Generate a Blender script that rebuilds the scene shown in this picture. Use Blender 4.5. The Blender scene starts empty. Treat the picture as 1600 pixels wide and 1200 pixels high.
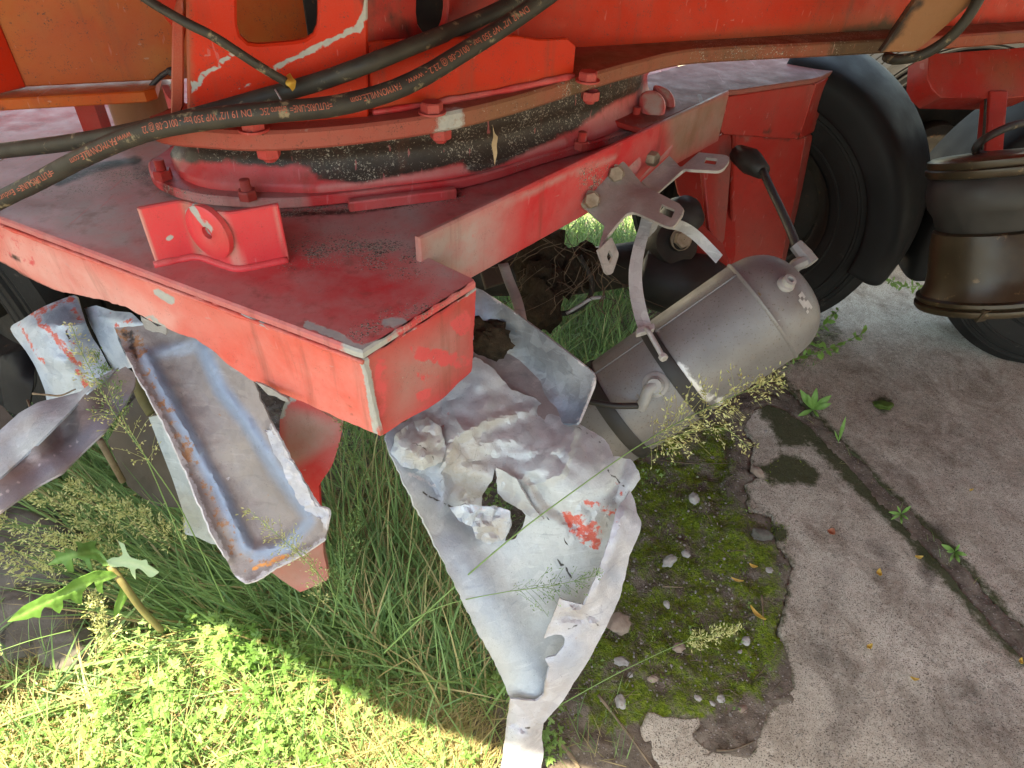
import bpy, bmesh, math, random
import numpy as np
from mathutils import Vector, Matrix, noise, geometry
random.seed(7)
rng = np.random.default_rng(7)
scene = bpy.context.scene
COL = scene.collection

# ---------------------------------------------------------------- camera
FPX, CAMZ = 1063.0, 1.30
UP = np.array([60., 1250., 1063.]); UP /= np.linalg.norm(UP)
_f = np.array([0, 0, -1.]); YA = _f - _f.dot(UP) * UP; YA /= np.linalg.norm(YA)
RM = np.array([np.cross(YA, UP), YA, UP])
CO = np.array([0, 0, CAMZ])
cam = bpy.data.cameras.new('camera'); camo = bpy.data.objects.new('camera', cam); COL.objects.link(camo)
cam.sensor_width = 36; cam.lens = FPX / 1600 * 36; cam.clip_start = .02; cam.clip_end = 400
m4 = np.eye(4); m4[:3, :3] = RM; m4[:3, 3] = CO
camo.matrix_world = Matrix([list(r) for r in m4])
scene.camera = camo

# ---------------------------------------------------------------- sky, sun, exposure
SUN = np.array([.20, .27, -1.0]); SUN /= np.linalg.norm(SUN)      # direction the sunlight travels
el = math.asin(-SUN[2]); az = math.atan2(-SUN[0], -SUN[1])
w = bpy.data.worlds.new('World'); scene.world = w; w.use_nodes = True
nt = w.node_tree
sk = nt.nodes.new('ShaderNodeTexSky'); sk.sky_type = 'NISHITA'; sk.sun_disc = False
sk.sun_elevation = el; sk.sun_rotation = az; sk.dust_density = 1.5; sk.air_density = 1.0
bg = nt.nodes['Background']; bg.inputs[1].default_value = .15
nt.links.new(sk.outputs[0], bg.inputs[0])
sl = bpy.data.lights.new('sun', 'SUN'); sl.energy = 4.6; sl.angle = math.radians(.53); sl.color = (1, .95, .86)
so = bpy.data.objects.new('sun', sl); COL.objects.link(so)
so.rotation_euler = Vector(SUN).to_track_quat('-Z', 'Y').to_euler(); so.location = (0, -3, 6)
scene.view_settings.view_transform = 'Standard'; scene.view_settings.look = 'None'
scene.view_settings.exposure = 2.5; scene.view_settings.gamma = 1; scene.view_settings.use_curve_mapping = False
try:
    scene.view_settings.use_white_balance = True; scene.view_settings.white_balance_temperature = 8600; scene.view_settings.white_balance_tint = 3
except Exception: pass
try:
    scene.cycles.max_bounces = 10; scene.cycles.diffuse_bounces = 6; scene.cycles.use_denoising = True
    scene.cycles.sample_clamp_indirect = 6
except Exception: pass

# ---------------------------------------------------------------- photo measurements -> places
def ray(x, y): return RM @ np.array([(x - 800) / FPX, -(y - 600) / FPX, -1.])
def P(x, y, z):                        # the point at height z seen along this line of sight
    r = ray(x, y); return CO + r * ((z - CAMZ) / r[2])
def D(x, y, d): return CO + ray(x, y) * d
def proj(v):
    c = (np.asarray(v) - CO) @ RM
    return np.stack([800 - c[:, 0] / c[:, 2] * FPX, 600 + c[:, 1] / c[:, 2] * FPX], 1)
def arr(l): return np.array(l, float)

# ---------------------------------------------------------------- object helpers
def tag(o, label=None, cat=None, group=None, kind=None):
    if label: o['label'] = label
    if cat: o['category'] = cat
    if group: o['group'] = group
    if kind: o['kind'] = kind
    return o
def empty(name, loc, label, cat, group=None):
    o = bpy.data.objects.new(name, None); COL.objects.link(o); o.location = tuple(loc)
    o.empty_display_size = .05
    return tag(o, label, cat, group)
def world_loc(o):
    l = np.array(o.location)
    return l + (world_loc(o.parent) if o.parent else 0)
def obj(name, v, f, mat, parent=None, smooth=True, angle=None, attrs=None):
    v = np.asarray(v, float)
    c = v.mean(0)
    me = bpy.data.meshes.new(name)
    me.from_pydata((v - c).tolist(), [], [tuple(int(i) for i in q) for q in f])
    me.materials.append(mat)
    if smooth: me.shade_smooth() if hasattr(me, 'shade_smooth') else None
    if attrs:
        for k, a in attrs.items():
            a = np.asarray(a, np.float32)
            if a.ndim == 1:
                at = me.attributes.new(k, 'FLOAT', 'POINT'); at.data.foreach_set('value', a)
            else:
                at = me.attributes.new(k, 'FLOAT_COLOR', 'POINT')
                at.data.foreach_set('color', np.c_[a, np.ones(len(a))].astype(np.float32).ravel())
    me.update()
    o = bpy.data.objects.new(name, me); COL.objects.link(o)
    if parent: o.parent = parent; o.location = tuple(c - world_loc(parent))
    else: o.location = tuple(c)
    if angle is not None and smooth:
        try: me.set_sharp_from_angle(angle=math.radians(angle))
        except Exception: pass
    return o
def bevel(o, w=.002, seg=2):
    m = o.modifiers.new('bevel', 'BEVEL'); m.width = w; m.segments = seg; m.limit_method = 'ANGLE'; m.angle_limit = math.radians(40)
    return o
def solid(o, t, off=-1):
    m = o.modifiers.new('thickness', 'SOLIDIFY'); m.thickness = t; m.offset = off; return o
def join(parts):                       # list of (v,f) -> one (v,f)
    V, F_, n = [], [], 0
    for v, f in parts:
        V.append(np.asarray(v, float)); F_ += [tuple(int(i) + n for i in q) for q in f]; n += len(v)
    return np.concatenate(V), F_
def boxm(c, ax, ay, az_, sx, sy, sz):
    c = arr(c); ax, ay, az_ = [arr(a) / np.linalg.norm(a) for a in (ax, ay, az_)]
    v = [c + ax * sx * i / 2 + ay * sy * j / 2 + az_ * sz * k / 2 for i in (-1, 1) for j in (-1, 1) for k in (-1, 1)]
    return v, [(0, 1, 3, 2), (4, 6, 7, 5), (0, 4, 5, 1), (2, 3, 7, 6), (0, 2, 6, 4), (1, 5, 7, 3)]
def frame(d):
    d = arr(d) / np.linalg.norm(d)
    a = np.cross(d, [0, 0, 1.] if abs(d[2]) < .9 else [1., 0, 0]); a /= np.linalg.norm(a)
    return a, np.cross(d, a), d
def lathe(o, d, prof, n=32, a0=0, a1=2 * math.pi, ref=None):
    """prof: list of (r, h) along axis d from o."""
    o = arr(o); a, b, d = frame(d)
    if ref is not None:
        a = arr(ref) - d * np.dot(ref, d); a /= np.linalg.norm(a); b = np.cross(d, a)
    full = abs(a1 - a0 - 2 * math.pi) < 1e-6
    k = n if full else n + 1
    t = a0 + (a1 - a0) * np.arange(k) / n
    V = []; F_ = []
    for r, h in prof:
        V += [o + d * h + r * (math.cos(x) * a + math.sin(x) * b) for x in t]
    for i in range(len(prof) - 1):
        for j in range(n):
            j2 = (j + 1) % k
            F_.append((i * k + j, i * k + j2, (i + 1) * k + j2, (i + 1) * k + j))
    return V, F_
def spline(pts, n=12, closed=False):
    p = arr(pts); out = []
    m = len(p); rngs = range(m if closed else m - 1)
    for i in rngs:
        p0 = p[i - 1] if (i > 0 or closed) else 2 * p[0] - p[1]
        p1, p2 = p[i], p[(i + 1) % m]
        p3 = p[(i + 2) % m] if (i + 2 < m or closed) else 2 * p[-1] - p[-2]
        for t in np.arange(n) / n:
            out.append(.5 * (2 * p1 + (p2 - p0) * t + (2 * p0 - 5 * p1 + 4 * p2 - p3) * t * t + (3 * p1 - p0 - 3 * p2 + p3) * t ** 3))
    if not closed: out.append(p[-1])
    return np.array(out)
def resample(p, step):
    p = arr(p); s = np.r_[0, np.cumsum(np.linalg.norm(np.diff(p, axis=0), axis=1))]
    n = max(2, int(s[-1] / step) + 1); t = np.linspace(0, s[-1], n)
    return np.stack([np.interp(t, s, p[:, k]) for k in range(p.shape[1])], 1)
def tubem(path, r, n=12, cap=True, wob=0):
    p = arr(path); T = np.gradient(p, axis=0); T /= np.linalg.norm(T, axis=1)[:, None]
    a = frame(T[0])[0]; V = []; F_ = []
    rr = np.full(len(p), r) if np.isscalar(r) else arr(r)
    for i in range(len(p)):
        a = a - T[i] * a.dot(T[i]); a /= np.linalg.norm(a); b = np.cross(T[i], a)
        q = rr[i] * (1 + wob * noise.noise(Vector(p[i] * 60)))
        V += [p[i] + q * (math.cos(x) * a + math.sin(x) * b) for x in np.arange(n) * 2 * math.pi / n]
    for i in range(len(p) - 1):
        for j in range(n):
            F_.append((i * n + j, i * n + (j + 1) % n, (i + 1) * n + (j + 1) % n, (i + 1) * n + j))
    if cap:
        F_.append(tuple(range(n))[::-1]); F_.append(tuple(range((len(p) - 1) * n, len(p) * n)))
    return V, F_
def stripm(path, side, width):         # a flat ribbon
    p = arr(path); s = arr(side)
    s = np.tile(s, (len(p), 1)) if s.ndim == 1 else s
    wd = np.full(len(p), width) if np.isscalar(width) else arr(width)
    V = np.stack([p - s * wd[:, None] / 2, p, p + s * wd[:, None] / 2], 1).reshape(-1, 3)
    F_ = []
    for i in range(len(p) - 1):
        for k in (0, 1): F_.append((3 * i + k, 3 * i + k + 1, 3 * i + k + 4, 3 * i + k + 3))
    return V, F_

# ---- planar maths
def pip(q, poly):
    x, y = q[:, 0], q[:, 1]; r = np.zeros(len(q), bool); n = len(poly)
    for i in range(n):
        x1, y1 = poly[i]; x2, y2 = poly[(i + 1) % n]
        c = ((y1 > y) != (y2 > y))
        if abs(y2 - y1) > 1e-12: r ^= c & (x < (x2 - x1) * (y - y1) / (y2 - y1) + x1)
    return r
def pdist(q, pl, closed=False):
    pl = arr(pl); d = np.full(len(q), 1e9)
    m = len(pl) if closed else len(pl) - 1
    if len(pl) == 1: return np.linalg.norm(q - pl[0], axis=1)
    for i in range(m):
        a, b = pl[i], pl[(i + 1) % len(pl)]; ab = b - a; L = ab.dot(ab) + 1e-12
        t = np.clip(((q - a) @ ab) / L, 0, 1)
        d = np.minimum(d, np.linalg.norm(q - a - t[:, None] * ab, axis=1))
    return d
def mask(px, shapes):
    """shapes in photo pixels: ('p', polygon, soft) ('l', polyline, width) ('c', x, y, r); optional weight last."""
    v = np.zeros(len(px))
    for s in shapes:
        wgt = 1.
        if s[0] == 'p':
            d = pdist(px, s[1], True); ins = pip(px, s[1]); sd = np.where(ins, d, -d)
            k = np.clip(.5 + sd / (2 * s[2]), 0, 1); wgt = s[3] if len(s) > 3 else 1
        elif s[0] == 'l':
            k = np.clip(1.5 - pdist(px, s[1]) / s[2], 0, 1); wgt = s[3] if len(s) > 3 else 1
        else:
            k = np.clip(1.5 - np.hypot(px[:, 0] - s[1], px[:, 1] - s[2]) / s[3], 0, 1); wgt = s[4] if len(s) > 4 else 1
        v = np.maximum(v, k * wgt)
    return v
def tri2d(outline, holes, step, jit=.25, edge=None):
    loops = [resample(np.r_[arr(outline), arr(outline)[:1]], edge or step)[:-1]]
    loops += [resample(np.r_[arr(h), arr(h)[:1]], edge or step)[:-1] for h in holes]
    return tri_loops(loops, step, jit)
def tri_loops(loops, step, jit=.25):
    o = loops[0]; lo, hi = o.min(0), o.max(0)
    gx = np.arange(lo[0], hi[0], step); gy = np.arange(lo[1], hi[1], step * .87)
    G = np.array([(x + (step / 2 if j % 2 else 0), y) for j, y in enumerate(gy) for x in gx])
    if len(G):
        G = G + rng.uniform(-jit, jit, G.shape) * step
        k = pip(G, o) & (pdist(G, o, True) > step * .55)
        for h in loops[1:]: k &= ~pip(G, h) & (pdist(G, h, True) > step * .55)
        G = G[k]
    pts = []; edges = []
    for l in loops:
        n0 = len(pts); pts += [tuple(p) for p in l]
        edges += [(n0 + i, n0 + (i + 1) % len(l)) for i in range(len(l))]
    pts += [tuple(p) for p in G]
    r = geometry.delaunay_2d_cdt([Vector(p) for p in pts], edges, [], 0, 1e-7)
    v = np.array([tuple(p) for p in r[0]]); f = np.array([tuple(t) for t in r[2]])
    c = v[f].mean(1); k = pip(c, o)
    for h in loops[1:]: k &= ~pip(c, h)
    f = f[k]
    used = np.unique(f); mp = -np.ones(len(v), int); mp[used] = np.arange(len(used))
    v = v[used]; f = mp[f]
    a, b, c = v[f[:, 0]], v[f[:, 1]], v[f[:, 2]]
    ar = np.cross(b - a, c - a)
    f = f[np.abs(ar) > 1e-12]
    return v, f
def rbf(ctrl, q):
    c = arr(ctrl); p = c[:, :2] / 100.; n = len(c); qq = q / 100.
    def ph(r2): return np.where(r2 > 1e-12, r2 * np.log(r2 + 1e-12) * .5, 0)
    K = ph(((p[:, None] - p[None]) ** 2).sum(-1)) + 1e-3 * np.eye(n)
    A = np.zeros((n + 3, n + 3)); A[:n, :n] = K; A[:n, n] = 1; A[:n, n + 1:] = p; A[n, :n] = 1; A[n + 1:, :n] = p.T
    s = np.linalg.solve(A, np.r_[c[:, 2], 0, 0, 0])
    return ph(((qq[:, None] - p[None]) ** 2).sum(-1)) @ s[:n] + s[n] + qq @ s[n + 1:]
def nz(px, scale, seed=0., oct=3):
    return np.array([noise.fractal(Vector((a / scale + seed, b / scale - seed, seed)), 1., 2., oct) for a, b in px])

def shell(name, V, f, mat, parent, t, bev=0., attrs=None, ang=35, N=None, off=-1):
    """close an open surface into a solid of thickness t, with its own rim and a small chamfer"""
    V = np.asarray(V, float); f = [tuple(int(i) for i in q) for q in f]; nv = len(V)
    if N is None:
        N = np.zeros_like(V)
        for q in f:
            a, b, c = V[q[0]], V[q[1]], V[q[2]]; n = np.cross(b - a, c - a)
            if len(q) == 4: n = n + np.cross(c - a, V[q[3]] - a)
            for i in q: N[i] += n
        N /= np.linalg.norm(N, axis=1)[:, None] + 1e-12
    else: N = np.tile(arr(N), (nv, 1))
    if off == 0: V = V + N * t / 2
    ed = {}
    for q in f:
        for i in range(len(q)):
            a, b = q[i], q[(i + 1) % len(q)]
            if (b, a) in ed: del ed[(b, a)]
            else: ed[(a, b)] = 1
    B = list(ed)
    ids = sorted({i for e in B for i in e}); pos = {i: k for k, i in enumerate(ids)}
    inw = np.zeros((len(ids), 3))
    for a, b in B:
        d = V[b] - V[a]; w = np.cross(N[a], d); w /= np.linalg.norm(w) + 1e-12
        inw[pos[a]] += w; inw[pos[b]] += w
    inw /= np.linalg.norm(inw, axis=1)[:, None] + 1e-12
    O_ = V[ids].copy(); No = N[ids]; m = len(ids)
    bk = V - N * t
    V2 = V.copy()
    if bev: V2[ids] = O_ + inw * bev; bk[ids] = bk[ids] + inw * bev
    allv = [V2, bk]; F2 = list(f) + [tuple(i + nv for i in q[::-1]) for q in f]
    src = [np.arange(nv), np.arange(nv)]
    if bev:
        r1, r2 = 2 * nv, 2 * nv + m
        allv += [O_ - No * bev, O_ - No * (t - bev)]; src += [np.array(ids)] * 2
        for a, b in B:
            A, Bq = pos[a], pos[b]
            F2 += [(a, r1 + A, r1 + Bq, b), (r1 + A, r2 + A, r2 + Bq, r1 + Bq), (r2 + A, nv + a, nv + b, r2 + Bq)]
    else:
        for a, b in B: F2.append((a, nv + a, nv + b, b))
    src = np.concatenate(src)
    at = {k: np.asarray(v)[src] for k, v in (attrs or {}).items()}
    return obj(name, np.concatenate(allv), F2, mat, parent, True, ang, at)
def sheet(name, outline, ctrl, mat, parent=None, holes=(), step=9, thick=.003, bumps=(), crumple=(), jag=0, masks=None, smooth_out=0, ang=50, edge=None):
    """A bent piece of sheet metal: outline and depths measured in the photograph, real thickness."""
    o = arr(outline)
    if smooth_out: o = spline(o, smooth_out, True)
    lo = [resample(np.r_[o, o[:1]], edge or step * .8)[:-1]] + [resample(np.r_[arr(h), arr(h)[:1]], edge or step * .6)[:-1] for h in holes]
    if jag:
        lo = [l + np.stack([nz(l, 14, 3.1), nz(l, 14, 8.7)], 1) * jag for l in lo]
    v, f = tri_loops(lo, step)
    d = rbf(ctrl, v)
    for pl, wd, h in bumps: d = d - h * np.exp(-(pdist(v, pl) / wd) ** 2)
    for cr in crumple:
        q_ = nz(v, cr[0], cr[2])
        if len(cr) > 3: q_ = (1 - 2.6 * np.abs(q_)) * mask(v, cr[3])          # sharp creases inside a region
        d = d + cr[1] * q_
    r = np.array([ray(*q) for q in v])
    V = CO + r * d[:, None]
    n = np.cross(V[f[:, 1]] - V[f[:, 0]], V[f[:, 2]] - V[f[:, 0]])
    flip = (n * (V[f].mean(1) - CO)).sum(1) > 0
    f = np.where(flip[:, None], f[:, ::-1], f)
    at = {k: mask(v, s) for k, s in (masks or {}).items()}
    return shell(name, V, f, mat, parent, thick, 0, at, ang)
def flat(name, pts, mat, parent=None, holes=(), step=.03, thick=.012, masks=None, bev=.002, edge=None, away=None, jag=0, dent=0, ang=35):
    """A flat plate: planar outline in the place, front face towards the camera (or along 'away' reversed)."""
    p = arr(pts); c = p.mean(0)
    n = np.zeros(3)
    for i in range(len(p)): n += np.cross(p[i] - c, p[(i + 1) % len(p)] - c)
    n /= np.linalg.norm(n)
    ref = (CO - c) if away is None else -arr(away)
    if n.dot(ref) < 0: n = -n
    ax = p[1] - p[0]; ax /= np.linalg.norm(ax); ax -= n * ax.dot(n); ax /= np.linalg.norm(ax); ay = np.cross(n, ax)
    q = np.stack([(p - c) @ ax, (p - c) @ ay], 1)
    hs = [np.stack([(arr(h) - c) @ ax, (arr(h) - c) @ ay], 1) for h in holes]
    lo = [resample(np.r_[l, l[:1]], edge or step)[:-1] for l in [q] + hs] if edge != 0 else [q] + hs
    if jag: lo = [l + np.stack([nz(l * 1000, 22, 3.1), nz(l * 1000, 22, 8.7)], 1) * jag for l in lo]
    v, f = tri_loops(lo, step)
    V = c + v[:, :1] * ax + v[:, 1:] * ay
    if dent: V = V + n * (nz(v * 1000, 120, 2.2) * dent)[:, None]
    a, b, d_ = V[f[:, 0]], V[f[:, 1]], V[f[:, 2]]
    nn = np.cross(b - a, d_ - a) @ n
    f = np.where((nn < 0)[:, None], f[:, ::-1], f)
    px = proj(V)
    at = {k: mask(px, s) for k, s in (masks or {}).items()}
    return shell(name, V, f, mat, parent, thick, min(bev, thick * .3), at, ang, n)
def hexbolt(p, n, mat, parent, r=.016, h=.012, washer=True, thread=0, spin=0.3, name='bolt'):
    a, b, n = frame(n); p = arr(p)
    parts = []
    if washer: parts.append(lathe(p, n, [(0, 0), (r * 1.25, 0), (r * 1.25, .003), (0, .003)], 20))
    z0 = .003 if washer else 0
    V = []; F_ = []
    prof = [(r, z0), (r, z0 + h * .85), (r * .88, z0 + h), (0.001, z0 + h)]
    V, F_ = [], []
    for rr, z in prof: V += [p + n * z + rr * (math.cos(t + spin) * a + math.sin(t + spin) * b) for t in np.arange(6) * math.pi / 3]
    for i in range(3):
        for j in range(6): F_.append((i * 6 + j, i * 6 + (j + 1) % 6, (i + 1) * 6 + (j + 1) % 6, (i + 1) * 6 + j))
    parts.append((V, F_))
    if thread: 
        pr = [(r * .55, z0 + h)]
        k = 0
        while k < thread: pr += [(r * .55, z0 + h + k), (r * .5, z0 + h + k + .001)]; k += .002
        pr += [(0, z0 + h + thread)]
        parts.append(lathe(p, n, pr, 14))
    v, f = join(parts)
    return obj(name, v, f, mat, parent, True, 30)
# ---------------------------------------------------------------- materials
class Mat:
    def __init__(s, name):
        s.m = bpy.data.materials.new(name); s.m.use_nodes = True; s.t = s.m.node_tree
        s.b = s.t.nodes['Principled BSDF']; s.pos = s.n('ShaderNodeNewGeometry').outputs['Position']
    def n(s, typ, ins=None, **pr):
        nd = s.t.nodes.new(typ)
        for k, v in pr.items(): setattr(nd, k, v)
        for k, v in (ins or {}).items(): s.put(nd.inputs[k], v)
        return nd
    def put(s, sock, v):
        if isinstance(v, bpy.types.NodeSocket): s.t.links.new(v, sock)
        elif isinstance(v, (tuple, list)) and len(v) == 3 and sock.type == 'RGBA': sock.default_value = (*v, 1)
        else: sock.default_value = v
    def set(s, **k):
        for a, v in k.items(): s.put(s.b.inputs[a.replace('_', ' ')], v)
    def noise(s, sc, det=5, rough=.6, dist=0, stretch=None, off=0):
        v = s.pos
        if stretch or off:
            mp = s.n('ShaderNodeMapping', {'Vector': v}); mp.inputs['Scale'].default_value = stretch or (1, 1, 1)
            mp.inputs['Location'].default_value = (off, off * .7, -off); v = mp.outputs[0]
        return s.n('ShaderNodeTexNoise', {'Vector': v, 'Scale': sc, 'Detail': det, 'Roughness': rough, 'Distortion': dist}).outputs['Fac']
    def vor(s, sc, out='Distance', feature='F1', rnd=1):
        return s.n('ShaderNodeTexVoronoi', {'Vector': s.pos, 'Scale': sc, 'Randomness': rnd}, feature=feature).outputs[out]
    def rng(s, f, a, b, lo=0., hi=1.):
        return s.n('ShaderNodeMapRange', {'Value': f, 'From Min': a, 'From Max': b, 'To Min': lo, 'To Max': hi}, clamp=True).outputs[0]
    def mix(s, f, a, b):
        nd = s.n('ShaderNodeMix', data_type='RGBA'); s.put(nd.inputs['Factor'], f); s.put(nd.inputs['A'], a) if False else None
        s.put(nd.inputs[0], f); s.put(nd.inputs[6], a); s.put(nd.inputs[7], b); return nd.outputs[2]
    def op(s, o, a, b=0.):
        nd = s.n('ShaderNodeMath', operation=o); s.put(nd.inputs[0], a); s.put(nd.inputs[1], b); return nd.outputs[0]
    def attr(s, name): return s.n('ShaderNodeAttribute', attribute_name=name).outputs['Fac']
    def attrc(s, name): return s.n('ShaderNodeAttribute', attribute_name=name).outputs['Color']
    def bump(s, h, st=.3, dist=.002, prev=None):
        nd = s.n('ShaderNodeBump', {'Height': h, 'Strength': st, 'Distance': dist})
        if prev is not None: s.put(nd.inputs['Normal'], prev)
        return nd.outputs[0]
    def up(s):
        g = s.n('ShaderNodeNewGeometry').outputs['Normal']
        return s.n('ShaderNodeSeparateXYZ', {0: g}).outputs[2]

def brk(m, a, sc=60, w=.5, off=0, g=1.):
    """an attribute mask broken up by noise"""
    return m.rng(m.op('ADD', m.op('MULTIPLY', m.attr(a), g), m.op('MULTIPLY', m.op('SUBTRACT', m.noise(sc, 6, .7, off=off), .5), w)), .42, .58)

def red_paint(name, base, dusty=.25, dust=(.34, .19, .17), rough=.42, speck=.35, spec=.3, chalk=.25):
    m = Mat(name)
    c = m.mix(m.rng(m.noise(3, 3), .3, .7), base, tuple(x * .82 for x in base))
    c = m.mix(m.rng(m.noise(700, 2, .5), .45, .75, 0, chalk), c, (.30, .12, .10))                 # chalky fine grain
    d0 = m.rng(m.noise(9, 6, .65), .35, .75)
    d1 = m.op('MULTIPLY', d0, dusty)
    upf = m.rng(m.up(), .3, .95, 0, .35)
    d = m.op('MAXIMUM', m.op('MULTIPLY', m.attr('dust'), m.rng(m.noise(22, 7, .7), .25, .6, .55, 1)), m.op('ADD', d1, m.op('MULTIPLY', upf, d0)))
    c = m.mix(m.op('MINIMUM', d, .97), c, dust)
    gm = m.rng(m.op('ADD', m.attr('grime'), m.op('MULTIPLY', m.op('SUBTRACT', m.noise(38, 7, .75), .5), 1.1)), .28, .78)
    c = m.mix(gm, c, m.mix(m.noise(90, 5, .7), (.014, .010, .008), (.045, .030, .022)))
    drip = m.rng(m.noise(26, 5, .65, stretch=(1, 1, .07), off=11), .56, .70, 0, .45)
    c = m.mix(drip, c, (.13, .045, .03))
    chip = m.rng(m.noise(70, 8, .8, off=12), .665, .685)
    c = m.mix(m.op('MULTIPLY', chip, .8), c, (.15, .10, .09))
    line = m.rng(m.noise(55, 2, .4, stretch=(2.2, .12, .5), off=13), .70, .715)
    c = m.mix(m.op('MULTIPLY', line, .45), c, tuple(min(1, .7 * x + .12) for x in base))
    c = m.mix(m.op('MULTIPLY', m.attr('brown'), m.rng(m.noise(14, 6), .3, .6, .6, 1)), c, (.17, .095, .05))
    c = m.mix(brk(m, 'pink', 42, 1.7, 3, .66), c, (.52, .075, .075))
    gr = m.rng(m.noise(420, 3, .7), .55, .62)
    c = m.mix(m.op('MULTIPLY', m.rng(m.noise(60, 5, .7, off=2), .5, .62), m.op('MULTIPLY', gr, speck)), c, (.05, .035, .03))
    # grit lying on it
    g = m.op('MULTIPLY', m.attr('grit'), m.rng(m.noise(24, 5, .7, off=8), .36, .60, .25, 1.15))
    gf = m.rng(m.op('ADD', m.noise(260, 4, .75, off=5), m.op('MULTIPLY', g, .22)), .66, .70)
    gcol = m.mix(m.rng(m.vor(600, 'Color'), .35, .65), (.05, .042, .036), (.34, .295, .245))
    c = m.mix(m.op('MULTIPLY', gf, m.rng(g, .02, .2)), c, gcol)
    # scraped to primer and metal
    s = brk(m, 'scr', 110, .7, 7, .8)
    hair = m.rng(m.noise(40, 3, .5, stretch=(1, .12, 2.2)), .735, .745)
    sc = m.mix(m.noise(90, 4), (.22, .24, .24), (.42, .41, .36))
    c = m.mix(m.op('MAXIMUM', s, m.op('MULTIPLY', hair, .25)), c, sc)
    rr = m.rng(m.noise(25, 5), .3, .7, rough - .1, rough + .2)
    rr = m.op('MAXIMUM', rr, m.op('MULTIPLY', d, .75))
    h = m.op('ADD', m.op('MULTIPLY', m.noise(240, 5, .6), .35), m.op('SUBTRACT', m.op('MULTIPLY', gf, g), m.op('MULTIPLY', s, .6)))
    nrm = m.bump(m.noise(18, 3), .12, .006)
    m.set(Base_Color=c, Roughness=rr, Normal=m.bump(h, .28, .0015, nrm), Specular_IOR_Level=spec)
    return m.m

def galv(name, base, dark, metal=.55, rough=.42, paint=True, blue=None):
    """dull galvanised sheet with spangle, scuffs, rust and rubbed-off red paint"""
    m = Mat(name)
    sp = m.vor(48, 'Color'); spg = m.n('ShaderNodeSeparateColor', {0: sp}).outputs[0]
    cl = m.op('ADD', m.op('MULTIPLY', m.noise(6, 5, .6), .45), m.op('MULTIPLY', spg, .30))
    c = m.mix(m.rng(cl, .10, .55), dark, base)
    c = m.mix(m.rng(m.noise(26, 6, .7, stretch=(1, 1, .25)), .5, .72, 0, .5), c, tuple(.78 * x + .1 for x in base))
    if blue: c = m.mix(m.rng(m.noise(4, 3, off=4), .45, .65), c, blue)
    sc_ = m.noise(90, 4, .6, stretch=(.12, .5, 1.6), off=3)
    c = m.mix(m.rng(sc_, .60, .68, 0, .4), c, tuple(min(.75, 1.35 * x) for x in base))
    c = m.mix(m.rng(sc_, .38, .30, 0, .35), c, tuple(.6 * x for x in dark))
    c = m.mix(m.op('MULTIPLY', m.attr('blue'), .85), c, (.20, .27, .38))
    c = m.mix(m.op('MULTIPLY', m.attr('mud'), m.rng(m.noise(60, 6, .7), .3, .6, .5, 1)), c, (.30, .26, .21))
    c = m.mix(m.op('MULTIPLY', brk(m, 'rust', 75, 2.2, 0, .62), .85), c, m.mix(m.noise(120, 5, .7), (.16, .06, .02), (.42, .19, .06)))
    c = m.mix(brk(m, 'orange', 90, 1.2, 3, .75), c, (.62, .25, .06))
    c = m.mix(brk(m, 'paint', 75, 2.0, 5, .64), c, m.mix(m.noise(60, 4), (.55, .05, .035), (.42, .14, .10)))
    c = m.mix(brk(m, 'white', 80, 1.4, 2, .75), c, m.mix(m.noise(45, 5, .7), (.34, .33, .35), (.60, .59, .62)))
    c = m.mix(m.op('MULTIPLY', m.rng(m.noise(380, 3, .6), .64, .68, 0, .8), m.rng(m.noise(14, 4, .7, off=6), .45, .65)), c, (.09, .085, .075))
    c = m.mix(m.rng(m.noise(60, 7, .78, off=2), .54, .70, 0, .35), c, tuple(.7 * x for x in dark))
    ck = m.op('MULTIPLY', m.rng(m.n('ShaderNodeTexVoronoi', {'Vector': m.n('ShaderNodeMapping', {'Vector': m.op('ADD', 0., 0.)}).outputs[0] if False else m.pos, 'Scale': 55}, feature='DISTANCE_TO_EDGE').outputs['Distance'], .05, .0), m.rng(m.noise(11, 4, .7, off=1), .52, .66))
    c = m.mix(m.op('MULTIPLY', m.op('MULTIPLY', ck, m.attr('mud')), .7), c, (.10, .095, .09))
    c = m.mix(brk(m, 'dark', 60, .8, 1), c, (.035, .03, .028))
    rr = m.rng(m.op('ADD', m.noise(30, 5), m.op('MULTIPLY', spg, .3)), .3, .9, rough - .08, rough + .22)
    mt = m.op('MULTIPLY', m.op('SUBTRACT', 1., m.op('MAXIMUM', brk(m, 'rust', 70, 1.1), brk(m, 'paint', 85, .9, 5))), metal)
    h = m.op('SUBTRACT', m.op('ADD', m.op('MULTIPLY', m.noise(70, 7, .75), 1.), m.op('MULTIPLY', m.noise(16, 5, .65), 1.)), m.op('MULTIPLY', m.op('MULTIPLY', ck, m.attr('mud')), .8))
    m.set(Base_Color=c, Roughness=rr, Metallic=mt, Normal=m.bump(h, .38, .004))
    return m.m

def simple(name, a, b, sc=20, rough=.6, metal=0., bmp=.3, bs=80, dist=.002, extra=None, spec=.4):
    m = Mat(name)
    c = m.mix(m.rng(m.noise(sc, 6, .65), .3, .7), a, b)
    if extra: c = m.mix(m.rng(m.noise(extra[1], 5, .7, off=3), extra[2], extra[2] + .08), c, extra[0])
    m.set(Base_Color=c, Roughness=m.rng(m.noise(sc * 2, 4), .3, .7, rough - .1, rough + .1), Metallic=metal, Normal=m.bump(m.noise(bs, 6, .65), bmp, dist), Specular_IOR_Level=spec)
    return m.m

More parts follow.
